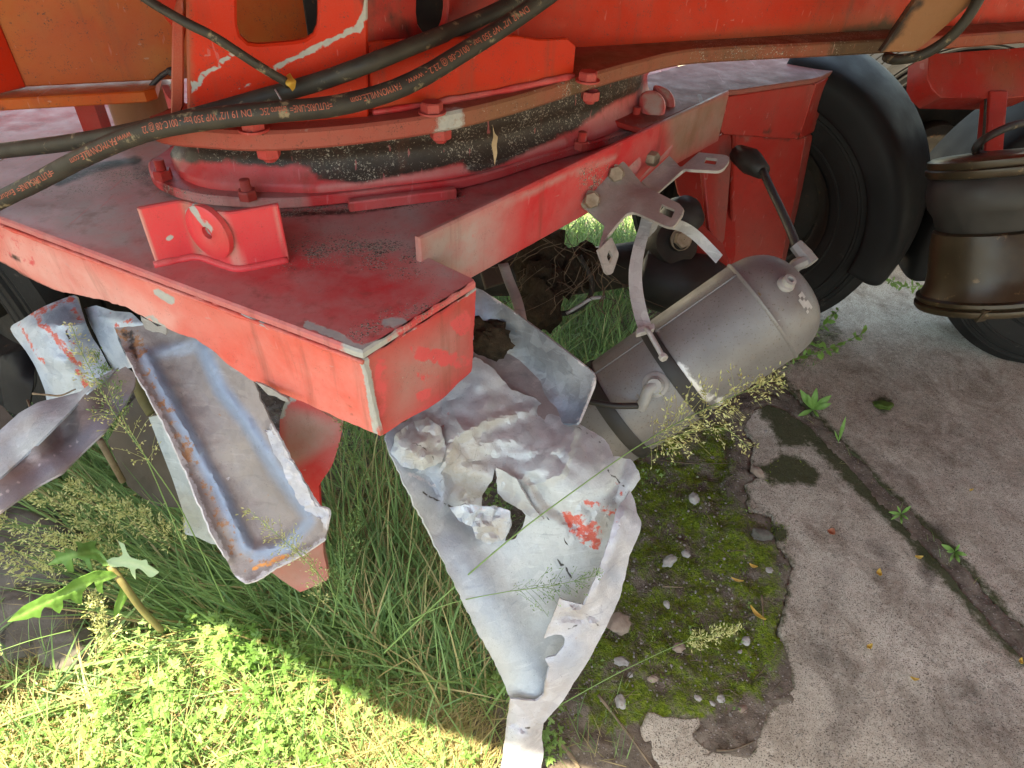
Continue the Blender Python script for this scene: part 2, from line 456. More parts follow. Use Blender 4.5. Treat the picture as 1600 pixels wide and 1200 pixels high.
RED = red_paint('red_paint_frame', (.50, .020, .005), .10, dust=(.28, .085, .03), speck=1., spec=.2, chalk=.12)
ORANGE = red_paint('red_paint_warm_bounce', (.42, .05, .006), .75, dust=(.34, .13, .03), speck=1., spec=.2, chalk=.12)  # red with warm bounce light painted in as an orange tint
RED2 = red_paint('red_paint_bogie', (.56, .022, .030), .30, dust=(.37, .30, .275), chalk=.18)
REDF = red_paint('red_paint_sky_lit', (.62, .080, .055), .6, dust=(.58, .29, .25), rough=.5)  # paler than the other reds: dust plus sky light put into the colour
RED3 = red_paint('red_paint_column', (.36, .016, .012), .30, dust=(.20, .085, .07), speck=.8, spec=.25, chalk=.15)
REDBRIGHT = red_paint('red_paint_lug', (.64, .028, .045), .12, dust=(.42, .26, .22))
FLANGE = red_paint('red_paint_flange', (.36, .028, .020), .7, dust=(.25, .115, .085), speck=1., spec=.12)
BROWN = red_paint('brown_dirty_paint', (.26, .115, .05), .7, dust=(.24, .13, .065))
REDBOLT = red_paint('red_paint_bolt', (.42, .025, .022), .45, dust=(.27, .14, .12), speck=.9)
GALV = galv('galvanised_sheet', (.43, .46, .465), (.31, .34, .355), .2, .46)
GALVB = galv('bluish_galvanised_sheet', (.42, .47, .52), (.26, .31, .37), .35, .42)
GALVK = galv('dark_zinc_wall', (.25, .275, .30), (.125, .14, .16), .45, .40)
GALVT = galv('stained_zinc_sheet', (.27, .235, .225), (.19, .165, .165), .25, .50)
GALVW = galv('bright_zinc_flange', (.42, .425, .46), (.30, .31, .36), .30, .42)
GALVD = galv('dull_grey_steel', (.34, .33, .32), (.22, .215, .21), .45, .5)
BRACK = galv('bracket_steel', (.36, .33, .31), (.25, .235, .225), .3, .55)
STRAPM = galv('strap_steel', (.50, .49, .48), (.30, .29, .285), .4, .5)
def tank_mat():
    m = Mat('dusty_aluminium_tank')
    c = m.mix(m.rng(m.noise(7, 6, .65), .3, .7), (.125, .121, .123), (.20, .194, .192))
    c = m.mix(m.rng(m.noise(55, 6, .75), .55, .7, 0, .6), c, (.17, .145, .12))
    c = m.mix(m.rng(m.noise(300, 2, .5), .64, .68, 0, .9), c, (.10, .085, .07))
    c = m.mix(brk(m, 'white', 60, .9), c, (.55, .55, .54))
    c = m.mix(brk(m, 'brown', 60, .9), c, (.16, .11, .05))
    m.set(Base_Color=c, Metallic=.3, Roughness=m.rng(m.noise(20, 5), .3, .7, .44, .62), Normal=m.bump(m.noise(150, 6, .7), .22, .001))
    return m.m
TANK = tank_mat()
RUBBER = simple('black_rubber', (.012, .012, .012), (.03, .028, .026), 12, .55, 0, .3, 140, .001)
TYRE = simple('dusty_tyre', (.007, .0065, .0065), (.017, .016, .015), 9, .75, 0, .5, 60, .003, ((.045, .04, .036), 30, .64), .2)
FENDER = simple('black_plastic_fender', (.007, .007, .0075), (.015, .0145, .015), 6, .62, 0, .15, 300, .001, ((.05, .046, .045), 25, .70), .15)
HOSE = simple('dusty_black_hose', (.014, .014, .012), (.04, .036, .026), 30, .6, 0, .35, 150, .001, ((.20, .165, .10), 38, .58))
PRINT = simple('red_hose_print', (.42, .12, .075), (.30, .085, .05), 150, .7)
DARK = simple('dark_oily_steel', (.010, .009, .008), (.035, .028, .022), 18, .6, .2, .4, 60, .003, ((.10, .05, .025), 30, .64))
DARKP = simple('dark_brown_flap', (.035, .028, .023), (.075, .058, .045), 9, .7, 0, .4, 50, .004, ((.16, .14, .12), 120, .68))
BLACKGRIT = simple('grease_and_grit', (.008, .007, .006), (.028, .024, .02), 60, .8, 0, .8, 240, .003, ((.17, .15, .12), 260, .60))
BOLTM = simple('rusty_zinc_bolt', (.30, .25, .19), (.20, .15, .10), 60, .55, .4, .4, 200, .001)
BRASS = simple('dusty_brown_airspring', (.022, .016, .010), (.055, .038, .020), 7, .36, .15, .25, 160, .001, ((.15, .10, .055), 22, .60))
PLAST = simple('grey_fitting', (.20, .20, .20), (.30, .29, .28), 30, .5)
DIRT = simple('dark_humus', (.018, .013, .009), (.055, .040, .026), 50, .95, 0, 1., 180, .006, ((.14, .10, .065), 130, .66), .1)
ROOT = simple('dry_roots', (.06, .042, .026), (.14, .10, .065), 60, .9)
STRAW = simple('dry_straw', (.36, .26, .14), (.55, .43, .25), 40, .8)
TWIG = simple('brown_twig', (.12, .085, .055), (.24, .18, .12), 60, .9)
ROCKM = simple('grey_weathered_rock', (.075, .068, .058), (.15, .135, .115), 7, .85, 0, .6, 30, .008, ((.05, .045, .04), 22, .62), .2)
STONE = simple('pale_stone', (.20, .185, .17), (.40, .375, .35), 25, .8, 0, .5, 90, .003, ((.2, .16, .13), 40, .62))
STONEB = simple('brown_stone', (.20, .14, .11), (.30, .23, .18), 25, .8, 0, .5, 90, .003)
LABELM = simple('pale_sticker', (.28, .275, .27), (.40, .39, .38), 30, .6)

def leafmat(name, a, b, trans=.35, rough=.5):
    m = Mat(name)
    t = m.attr('tint')
    c = m.mix(t, a, b)
    dry = m.attr('dry')
    c = m.mix(dry, c, m.mix(t, (.30, .20, .10), (.50, .38, .20)))
    tr = m.n('ShaderNodeBsdfTranslucent', {'Color': m.mix(.5, c, tuple(min(1, x * 1.6) for x in b))})
    m.set(Base_Color=c, Roughness=rough, Specular_IOR_Level=.35)
    mx = m.n('ShaderNodeMixShader', {0: trans, 1: m.b.outputs[0], 2: tr.outputs[0]})
    m.t.links.new(mx.outputs[0], m.t.nodes['Material Output'].inputs[0])
    return m.m
GRASS = leafmat('green_grass', (.055, .125, .04), (.24, .37, .13), .34)
WEED = leafmat('light_green_leaf', (.09, .19, .04), (.25, .38, .12), .4)
SEED = leafmat('seed_head_sun_tint', (.30, .34, .13), (.60, .60, .30), .35)  # lightened so the heads look sunlit; the sun is in the colour
LETT = leafmat('wild_lettuce_leaf', (.09, .21, .035), (.19, .34, .085), .3)
LETTP = leafmat('pale_lettuce_underside', (.30, .42, .25), (.38, .48, .30), .3)
YLEAF = leafmat('yellow_fallen_leaf', (.50, .30, .05), (.60, .42, .10), .2)
MOSSM = leafmat('moss_green', (.055, .09, .012), (.18, .25, .028), .2, .8)

def ground_mat():
    m = Mat('mossy_soil')
    c = m.mix(m.rng(m.noise(30, 7, .7), .3, .7), (.075, .060, .046), (.24, .20, .16))
    pe = m.vor(190, 'Color'); pd = m.vor(190, 'Distance')
    pm = m.op('MULTIPLY', m.rng(m.n('ShaderNodeSeparateColor', {0: pe}).outputs[0], .58, .62), m.rng(pd, .38, .30))
    c = m.mix(pm, c, m.mix(m.n('ShaderNodeSeparateColor', {0: pe}).outputs[1], (.14, .11, .09), (.36, .33, .30)))
    mo = m.rng(m.op('ADD', m.noise(13, 7, .75), m.op('MULTIPLY', m.op('SUBTRACT', m.attr('moss'), .5), .30)), .56, .68)
    mc = m.mix(m.rng(m.noise(120, 4, .7), .35, .65), (.07, .11, .012), (.22, .30, .03))
    c = m.mix(m.op('MULTIPLY', mo, m.rng(m.noise(70, 5, .7), .25, .5)), c, mc)
    h = m.op('ADD', m.op('MULTIPLY', m.noise(60, 7, .75), 1.), m.op('ADD', m.op('MULTIPLY', pm, .6), m.op('MULTIPLY', m.op('MULTIPLY', mo, m.noise(300, 3, .7)), .9)))
    m.set(Base_Color=c, Roughness=.95, Normal=m.bump(h, .9, .008), Specular_IOR_Level=.15)
    return m.m
SOIL = ground_mat()
def slab_mat():
    m = Mat('weathered_concrete')
    c = m.mix(m.rng(m.noise(2.2, 6, .65), .3, .7), (.32, .282, .222), (.56, .522, .44))
    c = m.mix(m.rng(m.noise(8, 7, .75, dist=.8, stretch=(1.15, .8, 1)), .44, .64, 0, .75), c, (.20, .158, .118))
    c = m.mix(m.rng(m.noise(75, 7, .8), .52, .66, 0, .6), c, (.60, .545, .46))
    c = m.mix(m.rng(m.noise(48, 7, .8, off=3), .56, .68, 0, .65), c, (.16, .13, .10))
    c = m.mix(m.rng(m.noise(420, 2, .5), .57, .62, 0, .9), c, (.07, .056, .046))
    c = m.mix(m.rng(m.noise(520, 2, .5, off=9), .68, .72, 0, .8), c, (.5, .47, .43))
    c = m.mix(m.op('MULTIPLY', m.rng(m.op('ADD', m.attr('stain'), m.op('MULTIPLY', m.op('SUBTRACT', m.noise(22, 7, .75), .5), 1.1)), .25, .95), .8), c, (.055, .042, .034))  # real stains, plus the corner shade painted into the colour
    c = m.mix(m.op('MULTIPLY', m.rng(m.op('ADD', m.attr('mossy'), m.op('MULTIPLY', m.op('SUBTRACT', m.noise(34, 7, .8), .5), 1.7)), .40, .78), .92), c, m.mix(m.noise(130, 4), (.018, .022, .008), (.05, .06, .014)))
    pit = m.rng(m.noise(150, 4, .7, off=4), .60, .70)
    c = m.mix(m.op('MULTIPLY', pit, .6), c, (.10, .08, .065))
    h = m.op('SUBTRACT', m.op('ADD', m.noise(70, 7, .75), m.op('MULTIPLY', m.noise(14, 4), 1.5)), pit)
    m.set(Base_Color=c, Roughness=.9, Normal=m.bump(h, .7, .004), Specular_IOR_Level=.2)
    return m.m
CONC = slab_mat()
# ---------------------------------------------------------------- ground
def PLN(x, y, p0, n):                  # the point of a plane on this line of sight
    r = ray(x, y); n = arr(n); return CO + r * (n.dot(arr(p0) - CO) / n.dot(r))
SLAB_A = [(1160, 668), (1178, 690), (1172, 735), (1190, 742), (1163, 757), (1172, 800), (1205, 806), (1212, 850), (1238, 880), (1228, 930), (1216, 985), (1236, 1040), (1238, 1075),
          (1205, 1105), (1190, 1130), (1175, 1178), (1110, 1172), (1085, 1150), (1098, 1118), (1060, 1120), (1010, 1112), (1000, 1140), (1012, 1175), (1040, 1215), (1080, 1300), (1300, 1600), (2000, 1900), (2050, 1520), (1900, 1360),
          (1800, 1250), (1700, 1140), (1600, 1030), (1540, 965), (1480, 893), (1430, 838), (1392, 800), (1330, 730), (1290, 690), (1262, 664), (1225, 640), (1200, 632), (1180, 640)]
SLAB_B = [(1211, 590), (1245, 622), (1288, 668), (1340, 716), (1400, 782), (1445, 822), (1490, 866), (1550, 935), (1600, 990), (1700, 1098), (1800, 1206), (1900, 1316), (2050, 1478), (2300, 1430), (2300, 700), (1700, 420), (1560, 330), (1420, 330), (1300, 405), (1262, 500), (1235, 540), (1212, 566)]
zs = .010
def on_slab(poly): return [P(x, y, zs) for x, y in poly]
moss_mask = [('p', [(880, 640), (1150, 640), (1165, 760), (1240, 880), (1240, 1080), (1090, 1150), (900, 1150), (880, 1000), (960, 850)], 40)]
xs = np.unique(np.r_[np.linspace(-60, -1.4, 14), np.arange(-1.4, 1.7, .0085), np.linspace(1.7, 60, 14)])
ys = np.unique(np.r_[np.linspace(-40, .25, 10), np.arange(.25, 1.9, .0085), np.linspace(1.9, 3, 25), np.linspace(3, 80, 16)])
GX, GY = np.meshgrid(xs, ys); gv = np.stack([GX.ravel(), GY.ravel()], 1)
def soil_h(q):
    return np.array([.022 * noise.fractal(Vector((x * 4, y * 4, 0)), 1, 2, 3) + .011 * noise.fractal(Vector((x * 26, y * 26, 3)), 1, 2, 3) if (-1.5 < x < 1.8 and .2 < y < 3.1) else 0 for x, y in q])
gz = soil_h(gv)
sa = np.array([p[:2] for p in on_slab(SLAB_A)]); sb = np.array([p[:2] for p in on_slab(SLAB_B)])
for s in (sa, sb):
    dd = pdist(gv, s, True); inn = pip(gv, s)
    hi_ = np.array([.006 * noise.fractal(Vector((x * 18, y * 18, 9)), 1, 2, 4) for x, y in gv]) * (dd < .2)
    gz = np.where(inn, np.minimum(gz, zs + .006 + hi_ - dd * .5), np.where(dd < .05, np.maximum(gz, zs - .001 + hi_), gz))
nx, ny = len(xs), len(ys)
idx = np.arange(nx * ny).reshape(ny, nx)
gf = np.stack([idx[:-1, :-1], idx[:-1, 1:], idx[1:, 1:], idx[1:, :-1]], -1).reshape(-1, 4)
gV = np.c_[gv, gz]
near = (np.abs(gv[:, 0]) < 2) & (gv[:, 1] > .2) & (gv[:, 1] < 3)
mv = np.zeros(len(gV)); mv[near] = mask(proj(gV[near]), moss_mask)
g = obj('soil', gV, gf, SOIL, None, True, None, {'moss': mv}); tag(g, kind='structure')
STAIN_SHADE = [('p', [(1395, 800), (1470, 815), (1500, 850), (1490, 880), (1530, 940), (1500, 900), (1470, 890), (1450, 930), (1438, 900), (1430, 850)], 14), ('l', [(1365, 850), (1395, 875), (1372, 900)], 14, .6),
         ('p', [(1370, 1085), (1500, 1020), (1610, 1060), (1620, 1210), (1400, 1210)], 60, .55), ('l', [(1270, 1010), (1310, 1040), (1330, 1110), (1290, 1170)], 34, .50), ('l', [(1310, 880), (1290, 960)], 24, .4),  # the large corner polygon is shade painted into the concrete
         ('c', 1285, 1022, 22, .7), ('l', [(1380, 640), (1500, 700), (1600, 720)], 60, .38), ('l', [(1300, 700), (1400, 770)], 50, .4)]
MOSSY = [('p', [(1185, 730), (1225, 708), (1260, 715), (1284, 742), (1278, 758), (1200, 758)], 10), ('c', 1215, 832, 18), ('l', [(1200, 640), (1262, 668), (1330, 735), (1400, 805), (1480, 893), (1600, 1025)], 20, .9),
         ('l', [(1212, 590), (1288, 672), (1400, 785), (1490, 868), (1600, 995)], 15, .8), ('l', SLAB_A[:18], 9, .55), ('p', [(1195, 640), (1260, 660), (1262, 700), (1215, 700)], 10), ('c', 1380, 633, 16, .9), ('l', [(1225, 560), (1290, 520)], 30, .6)]
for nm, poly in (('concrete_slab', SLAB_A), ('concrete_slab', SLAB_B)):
    s = flat(nm, on_slab(poly), CONC, None, step=.018, thick=.06, masks={'stain': STAIN_SHADE, 'mossy': MOSSY}, bev=.004, jag=.006, edge=.009, dent=.003)
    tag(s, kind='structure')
yard = obj('concrete_yard', [(1.95, -12, .004), (40, -12, .004), (40, 40, .004), (-40, 40, .004), (-40, 2.95, .004), (1.95, 2.95, .004)], [(0, 1, 2, 3, 4, 5)], CONC, None, False); tag(yard, kind='structure')

# ---------------------------------------------------------------- broken red bogie frame
ZP = .78
c0, c1, c2, c3 = P(0, 340, ZP), P(240, 425, ZP), P(565, 550, ZP), P(746, 437, ZP)
e = (c0 - c2) / np.linalg.norm(c0 - c2)
cx = c2 + e * 1.5
bog = empty('bogie_frame', (.1, 1.4, 0), 'dented red steel bogie frame below the turntable, its box corner torn and scraped', 'bogie frame')
web0, web4 = P(655, 372, .82), P(1141, 142, .82)
wd = (web4 - web0); wd[2] = 0; wd /= np.linalg.norm(wd); wn = np.array([wd[1], -wd[0], 0])
if wn.dot(CO - web0) < 0: wn = -wn
wq = web0 + wd * .02; wq[2] = ZP
plate_pts = [cx, c2, c3, wq - wn * .004, wq + wd * 1.2 - [0, 0, 0], wq + wd * 1.2 + arr([-.9, .6, 0]), cx + arr([.3, 1.3, 0])]
PLM = {'dust': [('p', [(-200, 200), (240, 180), (700, 300), (660, 400), (560, 330), (420, 340), (250, 420), (60, 350), (-200, 280)], 40, .9), ('p', [(420, 380), (650, 330), (745, 435), (700, 470), (600, 400)], 30, .85), ('l', [(250, 420), (400, 470), (560, 540)], 30, .45), ('p', [(430, 330), (660, 300), (660, 400), (500, 400)], 40, .8), ('p', [(560, 545), (745, 437), (720, 420), (600, 505)], 8, .55), ('p', [(0, 340), (240, 425), (210, 300), (0, 260)], 30, 1)],
       'grit': [('p', [(430, 400), (470, 375), (610, 360), (670, 400), (690, 430), (600, 430), (540, 405), (470, 425)], 25, 1), ('p', [(70, 300), (160, 265), (270, 255), (300, 300), (200, 290), (110, 305)], 18, 1), ('l', [(560, 520), (700, 470)], 20, .6), ('l', [(450, 330), (720, 305)], 14, .8)],
       'grime': [('l', [(90, 285), (150, 262), (215, 250)], 8, .8), ('l', [(430, 335), (560, 330), (720, 305)], 5, .7), ('p', [(190, 240), (240, 255), (245, 300), (215, 290)], 10, .55)],
       'pink': [('l', [(430, 430), (560, 490), (620, 470)], 40, .35)],
       'scr': [('l', [(480, 508), (530, 527), (560, 548), (600, 535), (680, 490), (738, 452)], 9, .9), ('l', [(600, 505), (625, 500)], 8, .9)]}
flat('top_plate', plate_pts, RED2, bog, step=.009, thick=.014, masks=PLM, bev=.003, edge=.012)
zb = .78 - .0145
def dn(p, h): return np.array([p[0], p[1], p[2] - h])
def vface(a, b, pxs):                  # points on the vertical plane through a-b
    n = np.cross(b - a, [0, 0, 1.]); return [PLN(x, y, a, n) for x, y in pxs]
k = arr([-.0, 0, 0])
botf = vface(c0, c2, [(596, 684), (560, 668), (500, 641), (455, 622), (400, 597), (365, 575), (330, 547), (300, 531), (255, 512), (200, 480), (85, 455), (0, 410), (-130, 352)])
FM = {'dust': [('p', [(0, 345), (60, 370), (290, 490), (270, 530), (80, 460), (0, 410)], 18, .95), ('p', [(240, 430), (420, 510), (300, 545), (200, 480)], 40, .45), ('p', [(560, 560), (600, 690), (570, 690), (545, 560)], 10, .5)],
      'scr': [('l', [(245, 456), (268, 470)], 7), ('l', [(372, 488), (420, 508), (500, 530)], 6, .9), ('l', [(520, 535), (565, 553), (575, 600), (588, 680)], 6, .9), ('l', [(225, 500), (235, 495), (258, 515)], 6, .8), ('l', [(0, 343), (120, 388), (250, 440)], 3.5, .55)],
      'pink': [('p', [(300, 520), (560, 580), (580, 670), (400, 590)], 50, .4), ('p', [(0, 350), (70, 375), (70, 440), (0, 400)], 12, .5)], 'grime': [('l', [(0, 411), (85, 456), (255, 513)], 3, .7), ('l', [(18, 400), (28, 405)], 4, .8), ('l', [(545, 620), (550, 650)], 2, .5)]}
fl_pts = [dn(cx, .0145), dn(c0, .0145), dn(c2, .0145)] + botf + [dn(cx, .09)]
flat('front_plate', fl_pts, REDF, bog, step=.008, thick=.010, masks=FM, bev=.002, edge=.008, jag=.0035, dent=.006)
# torn tabs along the front plate's lower edge
for q in ([(225, 515), (218, 492), (236, 500), (246, 510), (262, 505), (258, 522), (240, 520)], [(398, 596), (420, 606), (445, 618), (452, 628), (420, 616)]):
    o_ = sheet('torn_edge', q, [(220, 500, 1.07), (260, 520, 1.04), (240, 505, 1.05), (430, 610, .955), (450, 628, .945), (400, 596, .97)], GALVD, bog, step=6, thick=.003, jag=3)
n1 = np.cross(c3 - c2, [0, 0, 1.]); n1 /= np.linalg.norm(n1)
if n1.dot(CO - c2) < 0: n1 = -n1
ee = vface(c2, c3, [(738, 580), (690, 625), (640, 655), (596, 684)])
EM = {'dust': [('p', [(600, 560), (720, 500), (725, 560), (620, 660)], 30, .62)], 'pink': [('p', [(635, 535), (690, 542), (738, 556), (736, 582), (690, 572), (640, 562)], 5, .95), ('p', [(700, 505), (733, 478), (738, 522), (716, 526)], 4, .95), ('p', [(580, 550), (606, 560), (608, 640), (588, 665)], 6, .85), ('p', [(640, 578), (705, 586), (665, 604)], 5, .75), ('p', [(648, 612), (676, 604), (670, 628), (652, 630)], 4, .95)],
      'grit': [('p', [(600, 580), (720, 520), (700, 560), (620, 620)], 20, .35)], 'scr': [('l', [(575, 553), (745, 447)], 5, .8), ('l', [(571, 556), (592, 680)], 6, .9), ('l', [(640, 640), (700, 595)], 6, .4)], 'brown': [('p', [(570, 555), (740, 455), (738, 580), (600, 680)], 6, .3)]}
flat('end_plate', [dn(c2, .0145) - n1 * -.001, dn(c3, .0145)] + ee, RED2, bog, step=.006, thick=.010, masks=EM, bev=.002, edge=.006, jag=.002, dent=.003)
# underside closing plate
flat('bottom_plate', [dn(c2, .138) + arr([.01, .04, 0]), dn(c3, .138), dn(c3, .138) + arr([-.2, .5, 0]), dn(cx, .09) + arr([.3, .6, 0]), dn(cx, .085) + arr([0, .05, 0])], RED3, bog, step=.2, thick=.01, away=(0, 0, 1))
# weld beads
v, f = tubem(resample([dn(c0, .0165) - e * 0, dn(c2, .0165)], .01), .0035, 6, wob=.5); o_ = obj('weld_bead', v, f, REDF, bog)
# side web of the arm (a vertical plate standing proud of the box)
wt, wb = .82, .703
wp = [web0 + wd * .0, web0 + wd * .012 + [0, 0, -.0], web4, dn(web4, wt - wb), dn(web0 + wd * .03, wt - wb), dn(web0 + wd * .008, .09), dn(web0, .06)]
AM = {'dust': [('p', [(640, 350), (790, 300), (780, 420), (700, 470), (640, 440)], 40, .95), ('p', [(1040, 170), (1141, 142), (1145, 205), (1050, 255)], 15, .8), ('l', [(655, 374), (850, 290), (960, 245)], 5, .6)],
      'brown': [('p', [(1040, 170), (1141, 142), (1145, 205), (1050, 255)], 15, .7), ('p', [(645, 365), (720, 340), (700, 440), (650, 420)], 20, .4)],
      'grit': [('p', [(905, 262), (955, 245), (960, 300), (910, 330)], 10, .9)], 'scr': [('l', [(850, 289), (950, 247)], 3, .45)]}
flat('side_web', wp, RED2, bog, step=.012, thick=.012, masks=AM, bev=.003, edge=.012)
# end of the arm above the wheel
A_, B_, C_ = P(1141, 142, .82), P(1278, 122, .82), P(1331, 97, .82)
A2 = P(1090, 112, .82); A3 = P(1040, 128, .82)
flat('arm_top_plate', [web4 - wd * .36 - wn * .012, web4 - wn * .006, A_, B_, C_, C_ + arr([-.1, .25, 0]), web4 - wd * .30 + arr([-.22, .1, 0])], RED3, bog, step=.03, thick=.012, away=(0, 0, -1), masks={'dust': [('p', [(1000, 90), (1340, 80), (1290, 130), (1000, 200)], 5, .9)]})
def drop(p, z): return np.array([p[0], p[1], z])
nAB = np.cross(B_ - A_, [0, 0, 1.]); zA = PLN(1148, 206, A_, nAB)[2]
zB = PLN(1274, 213, B_, nAB)[2]; zC = PLN(1311, 190, C_, nAB)[2]
flat('arm_front_plate', [dn(A_, .0125), dn(B_, .0125), drop(B_, zB), drop(A_, zA)], RED3, bog, step=.02, thick=.01, masks={'dust': [('l', [(1270, 125), (1272, 210)], 10, .6)], 'grime': [('l', [(1148, 206), (1274, 212)], 3, .8)]})
flat('arm_end_plate', [dn(B_, .0125), dn(C_, .0125), drop(C_, zC), drop(B_, zB)], RED3, bog, step=.03, thick=.01, masks={'dust': [('l', [(1280, 130), (1276, 210)], 8, .5)]})
nA = np.cross(B_ - A_, [0, 0, 1.]); nA /= np.linalg.norm(nA)
if nA.dot(CO - A_) < 0: nA = -nA
bk = A_ - nA * .012
col_px = [(1149, 208), (1258, 213), (1245, 300), (1218, 420), (1205, 470), (1140, 470), (1145, 300)]
flat('column_front', [PLN(x, y, bk, nA) for x, y in col_px], RED3, bog, step=.02, thick=.012, masks={'dust': [('p', [(1140, 330), (1250, 330), (1230, 480), (1130, 480)], 40, .5), ('c', 1165, 217, 3)], 'grime': [('c', 1231, 216, 4), ('l', [(1149, 209), (1270, 214)], 3, .7)]})
sp = [PLN(x, y, bk, nA) for x, y in [(1258, 213), (1245, 300), (1218, 420), (1205, 470)]]
of = (C_ - B_); of /= np.linalg.norm(of); of = of * .05 
sq = [p + of * (1 - .35 * i / 3) for i, p in enumerate(sp)]
flat('column_side', sp + sq[::-1], RED3, bog, step=.03, thick=.01, masks={'dust': [('l', [(1262, 215), (1222, 420)], 7, .7)]})
gp = [(1096, 232), (1141, 201), (1150, 242), (1128, 380), (1119, 396), (1112, 360)]
flat('gusset', [D(x, y, d) for (x, y), d in zip(gp, (1.60, 1.66, 1.665, 1.70, 1.69, 1.65))], RED3, bog, step=.03, thick=.012, masks={'dust': [('p', [(1115, 230), (1150, 210), (1150, 390), (1120, 390)], 10, .7)]})
flat('lower_fin', [D(x, y, 1.62) for x, y in [(1060, 395), (1085, 340), (1130, 380), (1150, 440), (1110, 460), (1075, 450)]], RED3, bog, step=.03, thick=.012, masks={'dust': [('l', [(1065, 395), (1078, 450)], 8, .8)]})
flat('inner_web', [D(x, y, 1.85) for x, y in [(1040, 215), (1150, 190), (1150, 420), (1120, 400), (1060, 300)]], RED3, bog, step=.05, thick=.012)
for q, d1 in (([(958, 242), (1000, 243), (1004, 256), (996, 272), (985, 275), (960, 262)], 1.335), ([(985, 222), (1012, 215), (1046, 216), (1053, 228), (1045, 242), (1000, 283), (990, 262), (1006, 244)], 1.40)):
    flat('ear_plate', [D(x, y, d1 + (x - q[0][0]) * .0009) for x, y in q], RED2, bog, step=.012, thick=.01, masks={'dust': [('p', q, 3, .85)]}, edge=.006)
# zig-zag lug with a pulling eye
bp = [P(x, y, ZP) for x, y in [(244, 413), (311, 399), (374, 421), (452, 405)]]
hgt = .088
LM = {'scr': [('l', [(262, 372), (268, 366)], 4), ('l', [(296, 330), (306, 322), (312, 345), (322, 356), (334, 378)], 6), ('l', [(335, 328), (340, 335)], 4), ('l', [(216, 316), (250, 310)], 2.5, .8), ('l', [(316, 308), (345, 314), (372, 312)], 4, 1.)],
      'dust': [('l', [(211, 322), (244, 412)], 5, .8), ('l', [(422, 308), (450, 404)], 3, .6), ('p', [(285, 306), (300, 306), (330, 400), (312, 400)], 8, .8), ('l', [(344, 330), (376, 415)], 8, .7)], 'brown': [('l', [(288, 310), (312, 390)], 7, .5)]}
lp = spline(bp, 1)
rb = []
for i, p in enumerate(bp):             # rounded folds
    if i in (0, 3): rb.append(p)
    else:
        a, b = bp[i - 1], bp[i + 1]
        for t in np.linspace(0, 1, 6):
            s0 = p + (a - p) / np.linalg.norm(a - p) * .014; s1 = p + (b - p) / np.linalg.norm(b - p) * .014
            rb.append((1 - t) ** 2 * s0 + 2 * t * (1 - t) * p + t * t * s1)
rb = resample(arr(rb), .006)
V = []; F_ = []; nh = 14
for i in range(nh + 1): V += [p + [0, 0, hgt * i / nh] for p in rb]
for i in range(nh):
    for j in range(len(rb) - 1): F_.append((i * len(rb) + j, i * len(rb) + j + 1, (i + 1) * len(rb) + j + 1, (i + 1) * len(rb) + j))
px = proj(np.array(V))
lug = shell('lug', V, F_, REDBRIGHT, bog, .009, .002, {k_: mask(px, s) for k_, s in LM.items()}, 40, None, 0)
v, f = tubem(resample(spline([p + arr([0, -.006, .002]) for p in rb[::3]], 3), .006), .006, 8, wob=.3); obj('weld_bead', v, f, REDBRIGHT, bog)
mn = np.cross(bp[2] - bp[1], [0, 0, 1.]); mn /= np.linalg.norm(mn)
if mn.dot(CO - bp[1]) < 0: mn = -mn
dc = PLN(329, 361, bp[1] * .5 + bp[2] * .5 + mn * .006, mn)
V, F_ = lathe(dc, mn, [(.009, -.004), (.009, .0065), (.012, .008), (.036, .008), (.039, .006), (.039, -.002)], 36)
px = proj(np.array(V)); dsk = obj('pulling_eye', V, F_, REDBRIGHT, bog, True, 40, {'scr': mask(px, [('c', 326, 358, 7), ('l', [(300, 325), (328, 360)], 6, .9)]), 'brown': mask(px, [('c', 340, 370, 25, .25)])})
V, F_ = lathe(dc + mn * -.012, mn, [(0, 0), (.0095, 0)], 20); obj('eye_bore', V, F_, DARK, dsk)
# stop bar lying against the ring
q = [P(549, 329, .783), P(717, 308, .783), P(716, 296, .797), P(548, 318, .797)]
V, F_ = join([boxm((q[0] + q[1]) / 2 + arr([-.006, .008, .004]), q[1] - q[0], np.cross([0, 0, 1], q[1] - q[0]), (0, 0, 1), np.linalg.norm(q[1] - q[0]), .016, .02)])
bevel(obj('stop_bar', V, F_, RED2, bog, False), .003)

# ---------------------------------------------------------------- slewing ring
ring = empty('slewing_ring', (-.2, 1.35, .78), 'large red slewing ring with a greasy black collar, bolted between frame and bogie', 'turntable ring')
lf = [P(x, y, .783) for x, y in [(236, 268), (237, 280), (246, 295), (275, 310), (330, 322), (430, 327), (510, 322), (620, 309), (717, 296), (780, 280), (850, 257), (950, 228), (1010, 206), (1040, 186), (1048, 170), (1040, 150)]]
lfp = list(spline(lf, 5)) + [lf[-1] + arr([.02, .5, 0]), lf[0] + arr([.1, .7, 0])]
LFM = {'dust': [('p', [(230, 250), (300, 320), (480, 330), (480, 300), (300, 290)], 8, .7), ('p', [(950, 240), (1060, 190), (1050, 130), (950, 200)], 10, .7)], 'grit': [('l', [(260, 300), (330, 312)], 16, .6), ('l', [(800, 265), (1000, 200)], 10, .5)], 'grime': [('l', [(430, 327), (560, 316), (720, 296), (850, 256)], 2.5, .6), ('c', 262, 285, 14, .6)], 'scr': [('l', [(330, 318), (370, 322)], 4, 1)]}
flat('lower_flange', [p + arr([0, 0, .018]) for p in lfp], RED2, ring, step=.012, thick=.018, masks=LFM, edge=.012, bev=.003, away=(0, 0, -1))
db = [P(x, y, .80) for x, y in [(268, 250), (276, 268), (290, 283), (324, 295), (376, 300), (426, 301), (500, 302), (600, 292), (727, 275), (885, 232), (955, 209), (1000, 186), (1020, 160)]]
